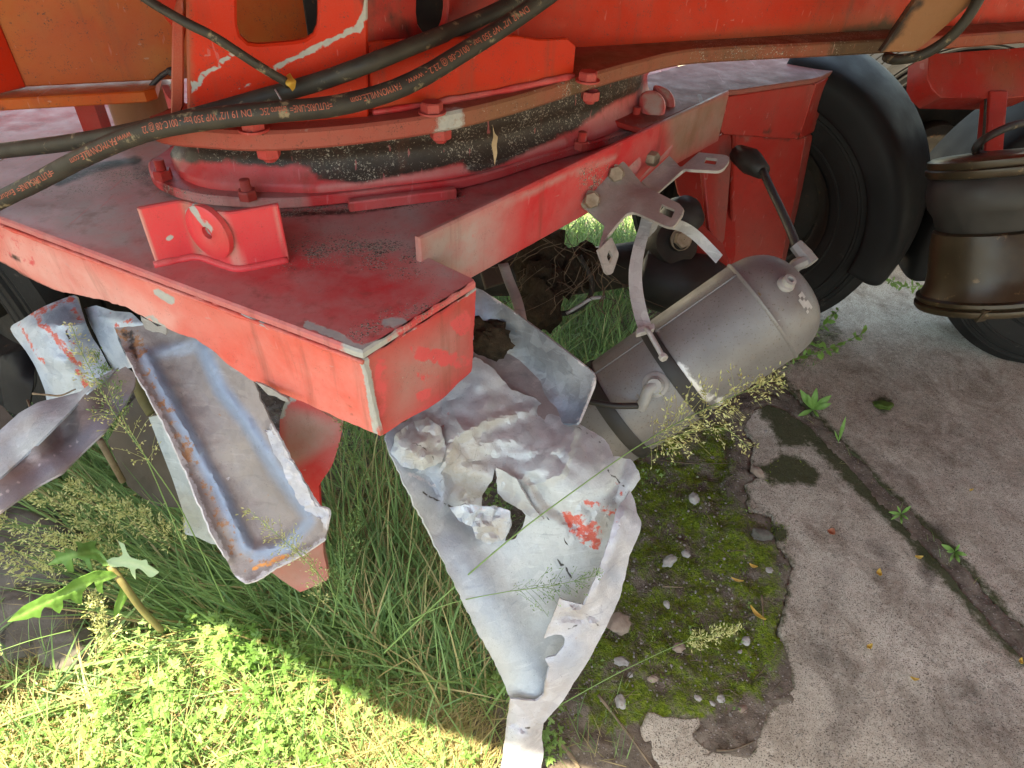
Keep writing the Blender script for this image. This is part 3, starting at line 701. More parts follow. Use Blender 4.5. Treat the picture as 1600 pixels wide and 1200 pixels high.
db = resample(spline(db, 8), .010)
tg = np.gradient(db, axis=0); tg /= np.linalg.norm(tg, axis=1)[:, None]
inn = np.stack([-tg[:, 1], tg[:, 0], 0 * tg[:, 0]], 1)
cc = np.array([-.35, 1.55, .8]); sgn = np.sign(((cc - db) * inn).sum(1))[:, None]; inn *= np.sign(sgn.sum())
prof = [(0, 0), (0, .010), (.004, .016), (.010, .022), (.016, .032), (.020, .044), (.022, .056), (.018, .062), (.018, .075), (.018, .090), (.018, .105), (.018, .1245)]
V = np.concatenate([db + inn * r + [0, 0, h] for r, h in prof]); kk = len(db)
F_ = [(i * kk + j, i * kk + j + 1, (i + 1) * kk + j + 1, (i + 1) * kk + j) for i in range(len(prof) - 1) for j in range(kk - 1)]
BL = [('p', [(262, 225), (262, 246), (300, 256), (360, 252), (420, 262), (470, 256), (498, 280), (560, 287), (600, 280), (690, 262), (722, 254), (735, 270), (762, 268), (790, 255), (850, 225), (905, 200), (930, 180), (960, 160), (1005, 140), (1005, 90), (500, 150)], 6)]
px = proj(V)
dr = shell('ring_drum', V, F_, RED2, ring, .01, 0, {'grime': mask(px, BL), 'grit': mask(px, [('p', BL[0][1], 4, .55)]), 'dust': mask(px, [('l', [(500, 295), (730, 262), (880, 222)], 7, .45), ('p', [(890, 190), (1010, 140), (1010, 190), (930, 220)], 20, .5)])}, 50)
uf = [P(x, y, .925) for x, y in [(240, 213), (241, 222), (262, 228), (300, 232), (400, 238), (500, 233), (600, 222), (700, 206), (800, 181), (900, 149), (960, 130), (1000, 119), (1050, 106), (1120, 98), (1330, 87), (1480, 77), (1600, 68)]]
ud = uf[-1] - uf[-3]; ud /= np.linalg.norm(ud)
ufp = list(spline(uf, 4)) + [uf[-1] + ud * 1.2, uf[-1] + ud * 1.2 + arr([-.1, .3, 0]), uf[0] + arr([.25, .55, 0])]
UM = {'dust': [('p', [(230, 190), (1060, 40), (1060, 160), (400, 260)], 10, .55)], 'brown': [('l', [(890, 104), (1000, 78), (1100, 62), (1200, 55), (1370, 46), (1600, 34)], 16, 1), ('p', [(690, 170), (1000, 90), (1060, 110), (900, 155), (740, 200)], 12, .8), ('p', [(1050, 78), (1370, 60), (1370, 85), (1060, 112)], 10, .6)],
      'grit': [('l', [(760, 185), (900, 145), (1000, 115)], 18, .6), ('l', [(1090, 70), (1370, 53)], 9, .8), ('l', [(880, 120), (920, 118)], 14, .8)], 'scr': [('l', [(250, 228), (310, 234), (380, 237)], 4, .9), ('l', [(660, 175), (720, 172)], 7, .8), ('c', 368, 231, 4)], 'grime': [('l', [(1100, 66), (1250, 58), (1400, 52)], 12, .62), ('l', [(1310, 62), (1400, 55)], 12, .9), ('l', [(240, 226), (300, 235)], 2.5, .7), ('l', [(885, 118), (905, 123)], 8, .8)]}

# ---------------------------------------------------------------- red trailer chassis above
cha = empty('trailer_chassis', (.4, 1.7, .925), 'red painted trailer chassis above the turntable with main beam and hollow pedestal', 'trailer chassis')
flat('flange', [p + arr([0, 0, .028]) for p in ufp], FLANGE, cha, step=.012, thick=.028, masks=UM, edge=.012, bev=.004, away=(0, 0, -1))
ZF = .953
bn = np.array([-ud[1], ud[0], 0]) ; bn = bn if bn[1] > 0 else -bn          # away from the camera
w0 = uf[-5] + bn * .07; w0[2] = ZF - .003
wl = PLN(690, 90, w0, bn); wl[2] = ZF - .003
wr = uf[-1] + ud * 1.2 + bn * .07; wr[2] = ZF - .003
WM = {'dust': [('p', [(880, 90), (1400, 20), (1400, 60), (900, 110)], 20, .5)], 'brown': [('p', [(1080, 70), (1400, 40), (1390, 75), (1090, 92)], 14, .9), ('p', [(1280, 0), (1420, 0), (1380, 60), (1280, 70)], 40, .35)], 'grime': [('p', [(1310, 50), (1400, 20), (1400, 65), (1320, 66)], 6, .9), ('l', [(1090, 78), (1240, 66), (1320, 62)], 5, .8), ('l', [(1500, 38), (1600, 30)], 5, .9), ('c', 958, 20, 3), ('c', 968, 24, 2), ('c', 1025, 18, 4, .9)]}
flat('beam_web', [wl, wr, wr + arr([0, 0, .46]), wl + arr([0, 0, .46])], RED, cha, step=.03, thick=.012, masks=WM)
# brown brace across the beam
bz = [D(x, y, d) for (x, y), d in zip([(1374, 80), (1432, 81), (1530, 0), (1560, -40), (1480, -40), (1438, -2)], (1.34, 1.36, 1.30, 1.28, 1.24, 1.26))]
flat('brace', bz, BROWN, cha, step=.02, thick=.012, masks={'grime': [('l', [(1374, 80), (1440, 0)], 7, .9)], 'dust': [('p', [(1374, 80), (1432, 81), (1530, 0), (1438, 0)], 10, .6)]})
# skirt standing on the flange
m_ = [P(584, 179, ZF), P(640, 170, ZF), P(700, 160, ZF), P(800, 142, ZF), P(896, 121, ZF)]
m_ = resample(spline(m_, 6), .02); kk = len(m_); hh = np.interp(np.arange(kk), [0, kk * .6, kk - 5, kk - 2, kk - 1], [.10, .085, .072, .066, .052])
V = np.concatenate([m_ + np.c_[0 * hh, 0 * hh, -.003 + hh * i / 4] for i in range(5)]); F_ = [(i * kk + j, i * kk + j + 1, (i + 1) * kk + j + 1, (i + 1) * kk + j) for i in range(4) for j in range(kk - 1)]
shell('skirt', V, F_, RED, cha, .01, .002, {'dust': mask(proj(V), [('l', [(600, 176), (880, 122)], 9, .7)])}, 40)
v, f = tubem(m_ + arr([0, -.004, .004]), .005, 6, wob=.5); obj('weld_bead', v, f, RED2, cha)
# pedestal
pl, pr = P(292, 203, ZF), P(576, 182, ZF)
pn = np.cross(pr - pl, [0, 0, 1.]); pn /= np.linalg.norm(pn)
if pn.dot(CO - pl) < 0: pn = -pn
def PP(x, y): return PLN(x, y, pl, pn)
pl_px = [(289, 203), (290, -30), (300, -60), (575, -60), (575, 100), (576, 182)]
pts = [PP(*q) for q in pl_px]; pts[0] = pl + arr([0, 0, -.003]); pts[-1] = pr + arr([0, 0, -.003])
hole = [PP(*q) for q in spline([(370, -45), (370, 20), (373, 52), (390, 69), (430, 68), (478, 62), (495, 44), (497, 10), (497, -45)], 5)]
PM = {'scr': [('l', [(420, 112), (445, 98), (490, 76), (530, 58), (568, 36)], 4.5, 1.1), ('l', [(560, 45), (572, 22), (576, 0)], 7, 1.1), ('l', [(310, 122), (340, 104), (362, 84)], 4.5, 1.05), ('p', [(296, 125), (320, 130), (310, 140), (298, 150)], 3, .9), ('l', [(296, 120), (318, 136)], 2, .8), ('l', [(360, 145), (420, 115), (440, 105)], 2.5, .6), ('l', [(574, 20), (610, 40)], 3, .5)],
      'brown': [('l', [(292, 0), (294, 190)], 6, .7)], 'grime': [('l', [(570, 0), (590, 30), (630, 45)], 10, .7)]}
ped = flat('pedestal_front', pts, RED, cha, holes=[hole], step=.006, thick=.014, masks=PM, edge=.012, bev=.003)
bd = arr([.55, .83, 0]); bd /= np.linalg.norm(bd)
pq = pr + bd * .012; pe = pr + bd * .34
prn = np.cross(bd, [0, 0, 1.])
h2 = [PLN(x, y, pq, prn) for x, y in spline([(653, -20), (651, 15), (655, 42), (672, 56), (690, 50), (700, 20), (700, -20)], 4)]
flat('pedestal_side', [pq + arr([0, 0, -.003]), pe + arr([0, 0, -.003]), pe + arr([0, 0, .42]), pq + arr([0, 0, .42])], RED3, cha, holes=[h2], step=.02, thick=.012, edge=.015, away=-arr(prn) * np.sign(prn.dot(CO - pq)), masks={'grime': [('l', [(575, 0), (640, 50), (660, 90)], 12, .6)]})
bl = arr([-.93, .36, 0]); bl /= np.linalg.norm(bl)
flat('pedestal_edge', [PP(x, y) - pn * .002 for x, y in [(266, 214), (270, -30), (288, -30), (287, 200)]], red_paint('red_brown_edge', (.30, .03, .012), .5, dust=(.26, .10, .05)), cha, step=.05, thick=.012)
flat('pedestal_back', [pl + arr([.08, .34, .003]), pr + arr([.12, .34, .003]), pr + arr([.12, .34, .45]), pl + arr([.08, .34, .45])], DARK, cha, step=.1, thick=.012)
V, F_ = lathe(P(725, 60, ZF) + arr([.05, .22, 0]), (0, 0, 1), [(.06, 0), (.06, .45)], 28); obj('king_post', V, F_, RED, cha, True)
# left side panel with its lip
ql, qr = P(-140, 182, .905), P(236, 160, .905)
qd = (qr - ql) / np.linalg.norm(qr - ql); qn = np.array([-qd[1], qd[0], 0]); qn = qn if qn[1] > 0 else -qn
qr2 = qr + qd * .25
flat('left_flange', [ql + arr([0, 0, .018]), qr + qd * .01 + arr([0, 0, .018]), qr + qd * .01 + qn * .12 + arr([0, 0, .018]), ql + qn * .12 + arr([0, 0, .018])], ORANGE, cha, step=.03, thick=.018, away=(0, 0, -1), masks={'scr': [('l', [(57, 162), (57, 174)], 4, .7)], 'grime': [('l', [(0, 158), (15, 162)], 8, .8)]})
ow = ql + qn * .045
OM = {'pink': [], 'brown': [('p', [(28, 0), (260, 0), (260, 130), (150, 150), (26, 150)], 40, .30)], 'grime': [('c', 49, 76, 3, 1), ('c', 224, 69, 2, .8), ('c', 154, 115, 2, .8), ('c', 247, 104, 2, .8), ('l', [(0, 152), (16, 160)], 8, .9)], 'scr': [('l', [(68, 125), (85, 118), (88, 104)], 1.5, .5), ('c', 4, 92, 4, .8)], 'dust': [('p', [(40, 60), (120, 60), (120, 150), (40, 150)], 40, .3)]}
flat('left_panel', [ow + arr([0, 0, .021]), ow + qd * .93 + arr([0, 0, .021]), ow + qd * .93 + arr([0, 0, .5]), ow + arr([0, 0, .5])], ORANGE, cha, step=.018, thick=.010, masks=OM)
sx_ = PLN(27, 100, ow, qn)
su = np.array([sx_[0], sx_[1], .905 + .021])
flat('left_stiffener', [su - qn * .002, su - qn * .045 - qd * .05, su - qn * .045 - qd * .05 + arr([0, 0, .45]), su - qn * .002 + arr([0, 0, .45])], RED, cha, step=.05, thick=.01)
flat('left_gusset', [PLN(x, y, ow - qn * .03, qn) for x, y in [(218, -20), (265, -20), (292, 26), (292, 70)]], RED, cha, step=.04, thick=.01)
# hanging box and strut at the far right
rb_px = [(1452, 84), (1620, 72), (1620, 150), (1556, 154), (1466, 152), (1449, 128)]
flat('hanger_box', [D(x, y, 1.62 + (x - 1452) * .0003) for x, y in rb_px], RED3, cha, step=.03, thick=.07, masks={'dust': [('l', [(1466, 95), (1470, 150)], 6, .4)], 'brown': [('p', [(1540, 100), (1600, 90), (1600, 150), (1550, 150)], 15, .5)]})
st = [D(1553, 150, 1.66), D(1551, 190, 1.66), D(1545, 246, 1.66)]
V, F_ = join([boxm((st[0] + st[2]) / 2, (st[2] - st[0]), (1, .2, 0), np.cross(st[2] - st[0], (1, .2, 0)), np.linalg.norm(st[2] - st[0]) * 1.1, .05, .03)])
bevel(obj('strut', V, F_, RED3, cha, False), .003)
# deck, unseen, its edge shaped to cast the shade below
dk = [P(x, y, .08) - SUN * (1.48 / -SUN[2]) * -1 * -1 for x, y in [(20, 1070), (125, 992), (225, 958), (330, 938), (450, 985), (560, 1050), (690, 1115)]]
dk = [(-6, dk[0][1] - .12)] + [(q[0], q[1]) for q in dk] + [ (.15, P(760, 1190, .08)[1] - .40), (.5, -.12), (.7, -1.3), (6, -1.3), (6, 1.92), (1.2, 1.92), (1.0, 2.02), (-6, 2.02)]  # pulled behind the camera on the right to darken the slab
flat('shading_deck', [(x, y, 1.56) for x, y in dk], RED3, cha, step=.6, thick=.12, edge=.2, away=(0, 0, -1))
for q, d1 in (([(1000, 150), (1012, 139), (1030, 143), (1041, 160), (1036, 180), (1018, 186), (1004, 172)], 1.44), ([(1022, 132), (1045, 138), (1056, 158), (1050, 182), (1036, 188), (1042, 160)], 1.475)):
    flat('ring_lug', [D(x, y, d1 - (y - 140) * .0006) for x, y in spline(q, 4, True)], RED2, ring, step=.012, thick=.022, masks={'dust': [('p', q, 3, .9)]}, edge=.006, bev=.004)
# bolts
for x, y in ((397, 203), (675, 176), (918, 127)): hexbolt(P(x, y, ZF), (0, 0, 1), REDBOLT, ring, .0165, .013, spin=.2 + x)
for x, y in ((412, 236), (686, 207), (924, 147)): hexbolt(P(x, y, .925) + arr([0, .018, 0]), (0, 0, -1), REDBOLT, ring, .0165, .016, False, .006, spin=.5 + x)
for x, y in ((256, 278), (388, 310), (908, 232), (992, 192)): hexbolt(P(x, y, .801), (0, 0, 1), REDBOLT, ring, .0155, .015, False, .018, spin=.9 + x)

# ---------------------------------------------------------------- wheels and mudguards
def wheel(c, ax, lab, grp='wheels under the trailer'):
    ax = arr(ax) / np.linalg.norm(ax)
    t = empty('wheel', (c[0], c[1], 0), lab, 'wheel', grp)
    R_ = .40; W = .25
    pr_ = [(.232, -.09), (.245, -.108), (.262, -.114), (.264, -.118), (.268, -.118), (.27, -.116), (.29, -.124), (.318, -.128), (.320, -.131), (.326, -.131), (.328, -.128), (.345, -.127), (.347, -.119), (.356, -.118), (.358, -.122), (.364, -.121), (.366, -.117), (.372, -.118), (.380, -.110)]
    tr = [(.398, -.100), (.402, -.07)]
    for h in (-.055, 0, .055): tr += [(.402, h - .006), (.390, h - .004), (.390, h + .004), (.402, h + .006)]
    full = pr_ + tr + [(.402, .07), (.398, .1)] + [(r, -h) for r, h in pr_[::-1]]
    V, F_ = lathe(c, ax, full, 96); obj('tyre', V, F_, TYRE, t, True, 35)
    V, F_ = lathe(c, ax, [(.232, -.1), (.238, -.105), (.225, -.09), (.2, -.07), (.19, -.02), (.09, -.01), (.09, -.06), (.0, -.06)], 48); r_ = obj('rim', V, F_, DARK, t, True, 35)
    V, F_ = lathe(c, ax, [(.0, .0), (.2, .02), (.232, .1)], 48); obj('rim', V, F_, DARK, t, True, 35)
    return t
WD = (.05, 1, 0)
W1 = arr([.74, 2.02, .40]); W2 = arr([1.66, 1.84, .40]); W3 = P(0, 470, .40) + arr([-.08, .10, 0])
wheel(W1, (.70, 1, 0), 'dark tyre standing just behind the red column and the grey air tank')
wheel(W2, (.176, 1, 0), 'dark tyre on the concrete behind the brown air spring')
wheel(W3, (.45, 1, 0), 'black tyre in deep shade behind the crumpled blue-grey metal box')
wheel(arr([1.50, 2.55, .40]), WD, 'far tyre glimpsed beneath the two mudguard ends')
def pick(V, x, y):                      # nearest surface point of a mesh along a line of sight
    V = np.asarray(V); px = proj(V); d = -((V - CO) @ RM)[:, 2]
    r = np.hypot(px[:, 0] - x, px[:, 1] - y); k = np.where(r < max(12, r.min() * 1.5))[0]
    return V[k[np.argmin(d[k] + r[k] * 2e-4)]]
def mudguard2(c, ax, a0, a1, lab, ri, ro):
    pr_ = [(ri, -.145), (ri + .010, -.153), ((ri + ro) / 2, -.156), (ro - .026, -.150), (ro - .008, -.130), (ro, -.09), (ro + .004, -.02), (ro + .006, .05), (ro, .11), (ro - .02, .14)]
    pr2 = spline([(r, h, 0) for r, h in pr_], 4)[:, :2]
    V, F_ = lathe(c, ax, [tuple(x) for x in pr2], 44, math.radians(a0), math.radians(a1), (1, 0, 0))
    # rounded lower end of the side skirt and a pressed groove
    V = np.array(V); 
    o = shell('mudguard', V, F_, FENDER, None, .006, .0015, None, 60)
    return tag(o, lab, 'mudguard', 'black mudguards')
mudguard2(W1, (.70, 1, 0), -88, 12, 'black plastic mudguard curving down beside the red column, nearer the middle', .345, .445)
mudguard2(W2, (.176, 1, 0), 164, 285, 'black plastic mudguard behind the brown air spring, under the red hanger box', .34, .50)
# raised pads pressed into the first mudguard
# ---------------------------------------------------------------- air spring
AB, AT = D(1537, 468, 1.60), D(1556, 240, 1.50); AX, AY = AB[:2]; AD = (AT - AB) / np.linalg.norm(AT - AB)
def zat(x, y): return PLN(x, y, (AX, AY - .0, 0), (0, 1, 0))[2]
zt, zb_ = np.linalg.norm(AT - AB), 0.
asp = empty('air_spring', AB, 'dusty brown air spring with black rubber bellows at the right edge', 'air spring')
hh_ = zt - zb_
V, F_ = lathe(AB, AD, [(.0, -.012), (.138, -.012), (.142, -.006), (.142, .002), (.134, .006), (.139, .010), (.139, .018), (.13, .022), (.122, .04), (.117, .07), (.116, hh_ * .40), (.112, hh_ * .50), (.10, hh_ * .52)], 64)
obj('piston', V, F_, BRASS, asp, True, 40)
V, F_ = lathe(AB, AD, [(.10, hh_ * .50), (.108, hh_ * .54), (.112, hh_ * .60), (.124, hh_ * .66), (.129, hh_ * .72), (.129, hh_ * .80), (.122, hh_ * .87), (.11, hh_ * .90)], 64)
obj('bellows', V, F_, RUBBER, asp, True, 60)
V, F_ = lathe(AB, AD, [(.11, hh_ * .87), (.128, hh_ * .88), (.133, hh_ * .905), (.133, hh_ * .93), (.128, hh_ * .94), (.13, hh_ * .95), (.13, hh_ * .985), (.12, hh_), (.06, hh_ * 1.005), (0, hh_ * 1.005)], 64)
obj('top_plate', V, F_, BRASS, asp, True, 40)
V, F_ = boxm(D(1536, 490, 1.50), (1, .2, .1), (0, 1, 0), (.2, 0, 1), .022, .02, .03); obj('stop_lug', V, F_, BRASS, asp, False)
v, f = tubem(resample(spline([D(x, y, d) for x, y, d in [(1620, 188, 1.58), (1580, 197, 1.55), (1545, 213, 1.53), (1528, 226, 1.53), (1526, 238, 1.55), (1545, 243, 1.56), (1590, 246, 1.55)]], 8), .01), .009, 10); tag(obj('air_pipe', v, f, HOSE), 'bent dusty air pipe above the brown air spring', 'pipe')
v, f = tubem(resample([D(1540, 155, 1.62), D(1538, 200, 1.62), D(1534, 236, 1.63)], .02), .0035, 6); obj('valve_rod', v, f, HOSE, asp)
v, f = tubem(resample(spline([D(x, y, d) for x, y, d in [(1385, 88, 1.42), (1400, 93, 1.40), (1440, 86, 1.37), (1480, 62, 1.34), (1510, 30, 1.31), (1540, -20, 1.28)]], 8), .012), .0105, 10); tag(obj('brake_hose', v, f, HOSE), 'dusty hose looped beneath the brown brace on the beam', 'hose')

# ---------------------------------------------------------------- air tank
T0, T1 = D(850, 715, 1.43), D(1190, 486, 1.29); TR = .1065
ta = (T1 - T0); TL = np.linalg.norm(ta); ta /= TL
tank = empty('air_tank', T0, 'dusty grey aluminium air tank hanging loose above the mossy ground', 'air tank')
prof = [(0.001, -.06), (.05, -.052), (.09, -.03), (TR - .003, 0)] + [(TR, h) for h in np.linspace(.004, TL - .004, 28)] + [(TR + .002, TL - .002), (TR + .0025, TL + .002), (TR - .001, TL + .006)]
for a in np.linspace(8, 90, 14): prof.append(((TR - .002) * math.cos(math.radians(a)) ** .75 + 1e-4, TL + .004 + .088 * math.sin(math.radians(a))))
TV, F_ = lathe(T0, ta, prof, 96); TV = np.array(TV); tpx = proj(TV)
obj('tank_shell', TV, F_, TANK, tank, True, 40, {'white': mask(tpx, [('p', [(1060, 560), (1110, 612), (1170, 640), (1150, 655), (1085, 618), (1050, 575)], 5, .7), ('l', [(1226, 485), (1216, 500)], 2, .6), ('l', [(1010, 500), (1050, 540)], 3, .5)]), 'brown': mask(tpx, [('c', 1188, 458, 5, .8), ('l', [(1000, 600), (996, 625)], 6, .5), ('c', 972, 652, 5, .7)])})
cdir = CO - (T0 + T1) / 2; cdir -= ta * cdir.dot(ta); cdir /= np.linalg.norm(cdir); sdir = np.cross(ta, cdir)
if sdir[2] < 0: sdir = -sdir
def tsurf(s, ang, r=TR): a = math.radians(ang); return T0 + ta * (TL * s) + r * (math.cos(a) * cdir + math.sin(a) * sdir)
v, f = tubem([tsurf(s, 48) for s in np.linspace(0, .995, 60)], .0022, 6, wob=.3); obj('weld_seam', v, f, TANK, tank)
for s in (.63, .36):
    V, F_ = lathe(T0 + ta * TL * s, ta, [(TR - .001, -.014), (TR + .003, -.014), (TR + .0042, -.011), (TR + .0042, .011), (TR + .003, .014), (TR - .001, .014)], 72)
    px = proj(np.array(V)); obj('rubber_band', V, F_, RUBBER, tank, True, 40)
q = pick(TV, 1018, 600); qn = q - T0; qn -= ta * qn.dot(ta); qn /= np.linalg.norm(qn)
V, F_ = join([lathe(q, qn, [(.024, -.004), (.024, .003), (.019, .006), (.016, .006), (.016, .016), (.013, .018), (.013, .03), (0, .031)], 24), tubem(resample(spline([q + qn * .022, q + qn * .026 - ta * .012 , q + qn * .020 - ta * .03 - sdir * .012, q + qn * .010 - ta * .045 - sdir * .02], 6), .005), .0105, 10)])
obj('drain_valve', V, F_, PLAST, tank, True, 40)
q2 = pick(TV, 1224, 434); n2 = q2 - (T0 + ta * (TL - .03)); n2 /= np.linalg.norm(n2)
V, F_ = lathe(q2 - n2 * .004, n2, [(.0155, 0), (.0155, .007), (.012, .009), (.0115, .018), (.006, .019), (.005, .014), (0, .014)], 16); obj('plug', V, F_, PLAST, tank, True, 40)
q3 = pick(TV, 1252, 420); n3 = arr([.25, .1, 1.]); n3 /= np.linalg.norm(n3)
b3 = D(1244, 414, 1.32); t3 = D(1262, 396, 1.32); top3 = D(1243, 382, 1.33)
V, F_ = join([tubem(resample([D(1235, 424, 1.335), b3, D(1258, 408, 1.32)], .004), .0125, 8), tubem([D(1268, 412, 1.32), D(1257, 398, 1.325), top3], [.0150, .0150, .013], 8)])
obj('elbow_fitting', V, F_, PLAST, tank, True, 30)
hp = [D(x, y, d) for x, y, d in [(1246, 388, 1.33), (1235, 360, 1.38), (1219, 325, 1.44), (1203, 292, 1.50), (1190, 265, 1.56), (1172, 250, 1.60), (1150, 240, 1.64)]]
v, f = tubem(resample(spline(hp, 8), .012), .0088, 12); tag(obj('air_hose', v, f, RUBBER), 'black air hose rising from the tank elbow along the red column', 'hose')
v, f = tubem([D(1192, 268, 1.555), D(1172, 252, 1.60), D(1152, 240, 1.64)], [.018, .026, .024], 10, wob=.3); tag(obj('protective_boot', v, f, RUBBER), 'crumpled black boot at the upper hose end beside the gusset', 'boot')
v, f = tubem(resample(spline([D(x, y, d) for x, y, d in [(890, 622, 1.27), (925, 628, 1.255), (960, 634, 1.245), (1000, 634, 1.245)]], 8), .01), .006, 10); tag(obj('drain_hose', v, f, RUBBER), 'thin black hose from behind the zinc trough to the tank valve', 'hose')
lb = pick(TV, 1268, 468); ln = lb - (T0 + ta * (TL - .0)); ln /= np.linalg.norm(ln)
lu = np.cross(ln, ta); lu /= np.linalg.norm(lu); lw = np.cross(ln, lu)
V, F_ = [], []
for i in range(7):
    for j in range(4):
        p = lb + lu * (i - 3) * .0062 + lw * (j - 1.5) * .006
        cpt = T0 + ta * TL; dd = p - cpt; h = dd.dot(ta); h = np.clip(h, .005, .087)
        rr_ = (TR - .002) * max(1e-3, (1 - ((h - .004) / .088) ** 2)) ** .375
        rd = dd - ta * dd.dot(ta); p = cpt + ta * h + rd / np.linalg.norm(rd) * (rr_ + .0012)
        V.append(p)
F_ = [(i * 4 + j, i * 4 + j + 1, i * 4 + j + 5, i * 4 + j + 4) for i in range(6) for j in range(3) if (i * 3 + j) % 4 != 1]
obj('sticker', V, F_, LABELM, tank, True)

# ---------------------------------------------------------------- strap bracket on the side web
brk_ = empty('strap_bracket', D(960, 300, 1.27), 'grey steel strap bracket with square holes, bolted to the red side web', 'bracket')
base = [(912, 303), (950, 255), (962, 250), (976, 253), (1004, 288), (1020, 297), (1061, 318), (1068, 326), (1066, 334), (1056, 350), (1050, 355), (1040, 353), (1003, 336), (990, 331), (978, 334), (962, 352), (946, 372), (937, 388), (934, 392), (945, 352), (916, 326), (910, 314)]
ctrl = [(912, 310, 1.292), (960, 255, 1.322), (945, 350, 1.262), (1004, 290, 1.312), (985, 320, 1.268), (1000, 310, 1.268), (1020, 322, 1.25), (1065, 325, 1.215), (1050, 352, 1.20), (960, 352, 1.245), (935, 390, 1.215), (960, 300, 1.297), (930, 320, 1.284)]
BM = {'mud': [('p', base, 10, .45)], 'dark': [('c', 1005, 298, 2.5, .6)]}
bm_holes = [[(1034, 319), (1055, 328), (1049, 341), (1029, 331)]]
sheet('bracket_plate', base, ctrl, BRACK, brk_, bm_holes, step=6, thick=.006, masks=BM)
sheet('lower_tab', [(935, 390), (956, 370), (967, 396), (966, 402), (958, 426), (953, 430), (947, 426)], [(935, 390, 1.213), (956, 370, 1.235), (967, 400, 1.24), (953, 430, 1.225), (947, 410, 1.22)], BRACK, brk_, [[(952, 390), (958, 400), (953, 412), (948, 402)]], step=5, thick=.006, masks=BM)
ubase = [(1003, 283), (1046, 243), (1064, 262), (1067, 259), (1092, 238), (1134, 242), (1140, 246), (1139, 252), (1130, 264), (1122, 267), (1068, 264), (1028, 301), (1016, 296)]
sheet('upper_arm', ubase, [(1003, 285, 1.33), (1046, 244, 1.40), (1064, 262, 1.385), (1028, 300, 1.32), (1092, 238, 1.40), (1140, 246, 1.36), (1125, 266, 1.335), (1070, 264, 1.36)], BRACK, brk_, [[(1103, 246), (1122, 248), (1118, 257), (1099, 255)]], step=6, thick=.006, masks=BM)
for x, y, d in ((960, 273, 1.318), (922, 314, 1.285)): hexbolt(D(x, y, d), CO - D(x, y, d) + arr([.3, .1, .1]), BOLTM, brk_, .0155, .016)
hexbolt(D(1010, 246, 1.41), (.75, -.6, .1), BOLTM, brk_, .0150, .022, True)
def ribbon(name, pts, side, wdt, mat, parent, th=.002):
    p = resample(spline([D(*q) for q in pts], 8), .008); V, F_ = stripm(p, side, wdt)
    return shell(name, V, F_, mat, parent, th, 0, None, 25, None, 0)
stp = empty('tank_strap', D(1000, 430, 1.30), 'pale steel tank strap dangling torn from the bracket', 'strap')
ribbon('strap_band', [(1012, 338, 1.30), (1008, 355, 1.29), (999, 385, 1.275), (993, 420, 1.265), (994, 455, 1.255), (1001, 490, 1.245), (1009, 515, 1.235)], arr([1, .1, .25]), .024, STRAPM, stp)
ribbon('strap_loop', [(1012, 338, 1.31), (1022, 352, 1.335), (1018, 365, 1.35), (1008, 372, 1.34)], arr([.6, .5, .4]), .024, STRAPM, stp)
V, F_ = boxm(D(1008, 516, 1.225), D(1022, 512, 1.225) - D(996, 520, 1.225), (0, 1, .3), (0, -.3, 1), .034, .014, .012); bevel(obj('clamp_block', V, F_, STRAPM, stp, False), .002)
v, f = tubem(resample([D(1010, 512, 1.215), D(1036, 558, 1.19)], .01), .0048, 10); obj('threaded_rod', v, f, STRAPM, stp)
hexbolt(D(1035, 556, 1.191), D(1036, 558, 1.185) - D(1030, 548, 1.195), STRAPM, stp, .008, .008, False, name='nut')
sp2 = empty('strap_tail', D(1090, 370, 1.35), 'cut pale strap tail pointing at the red column above the tank', 'strap')
ribbon('tail_band', [(1050, 350, 1.28), (1066, 354, 1.32), (1085, 366, 1.34), (1105, 385, 1.35), (1124, 405, 1.35)], arr([.45, .2, .7]), [.018, .023, .026, .026, .026, .026, .024, .020, .016, .010, .003] if False else .024, STRAPM, sp2)

# ---------------------------------------------------------------- axle parts in the dark below the bogie
axl = empty('axle_beam', (.35, 1.9, .3), 'dark oily axle beam and knuckle in the shade under the bogie', 'axle')
v, f = tubem([D(720, 430, 1.75), D(900, 425, 1.80), D(1080, 400, 1.9)], [.055, .06, .06], 16, wob=.05); obj('beam_tube', v, f, DARK, axl)
V, F_ = lathe(D(1045, 385, 1.60), D(1075, 372, 1.52) - D(1030, 392, 1.68), [(0, -.1), (.05, -.1), (.058, -.08), (.058, .03), (.05, .045), (.02, .045), (.02, .065), (.017, .07), (0, .07)], 24); obj('knuckle', V, F_, DARK, axl, True, 40)
hexbolt(D(1064, 374, 1.535), CO - D(1060, 374, 1.5) + arr([.6, 0, 0]), BOLTM, axl, .02, .016)
V, F_ = lathe(D(1060, 350, 1.66), (.2, -.3, 1), [(0, .07), (.03, .065), (.05, .04), (.055, 0), (.04, -.05), (0, -.06)], 20); obj('dust_cap', V, F_, RUBBER, axl, True, 60)
v, f = tubem([D(1000, 430, 1.62), D(1090, 450, 1.62), D(1130, 470, 1.66)], [.07, .08, .07], 14, wob=.08); obj('rubber_bush', v, f, RUBBER, axl)
flat('axle_plate', [D(750, 420, 1.42), D(806, 412, 1.45), D(800, 438, 1.44), D(752, 452, 1.40)], DARKP, axl, step=.05, thick=.01)
v, f = tubem(resample(spline([D(x, y, 1.5) for x, y in [(905, 400), (925, 440), (918, 470), (890, 488), (860, 490)]], 6), .012), .006, 8); tag(obj('loose_cable', v, f, HOSE), 'thin dark cable looped in the grass under the side web', 'cable')
v, f = tubem(resample(spline([D(x, y, 1.48) for x, y in [(885, 490), (905, 478), (925, 466), (945, 465)]], 6), .012), .004, 6); tag(obj('bare_wire', v, f, STRAPM), 'pale bent wire lying in the grass under the bracket', 'wire')
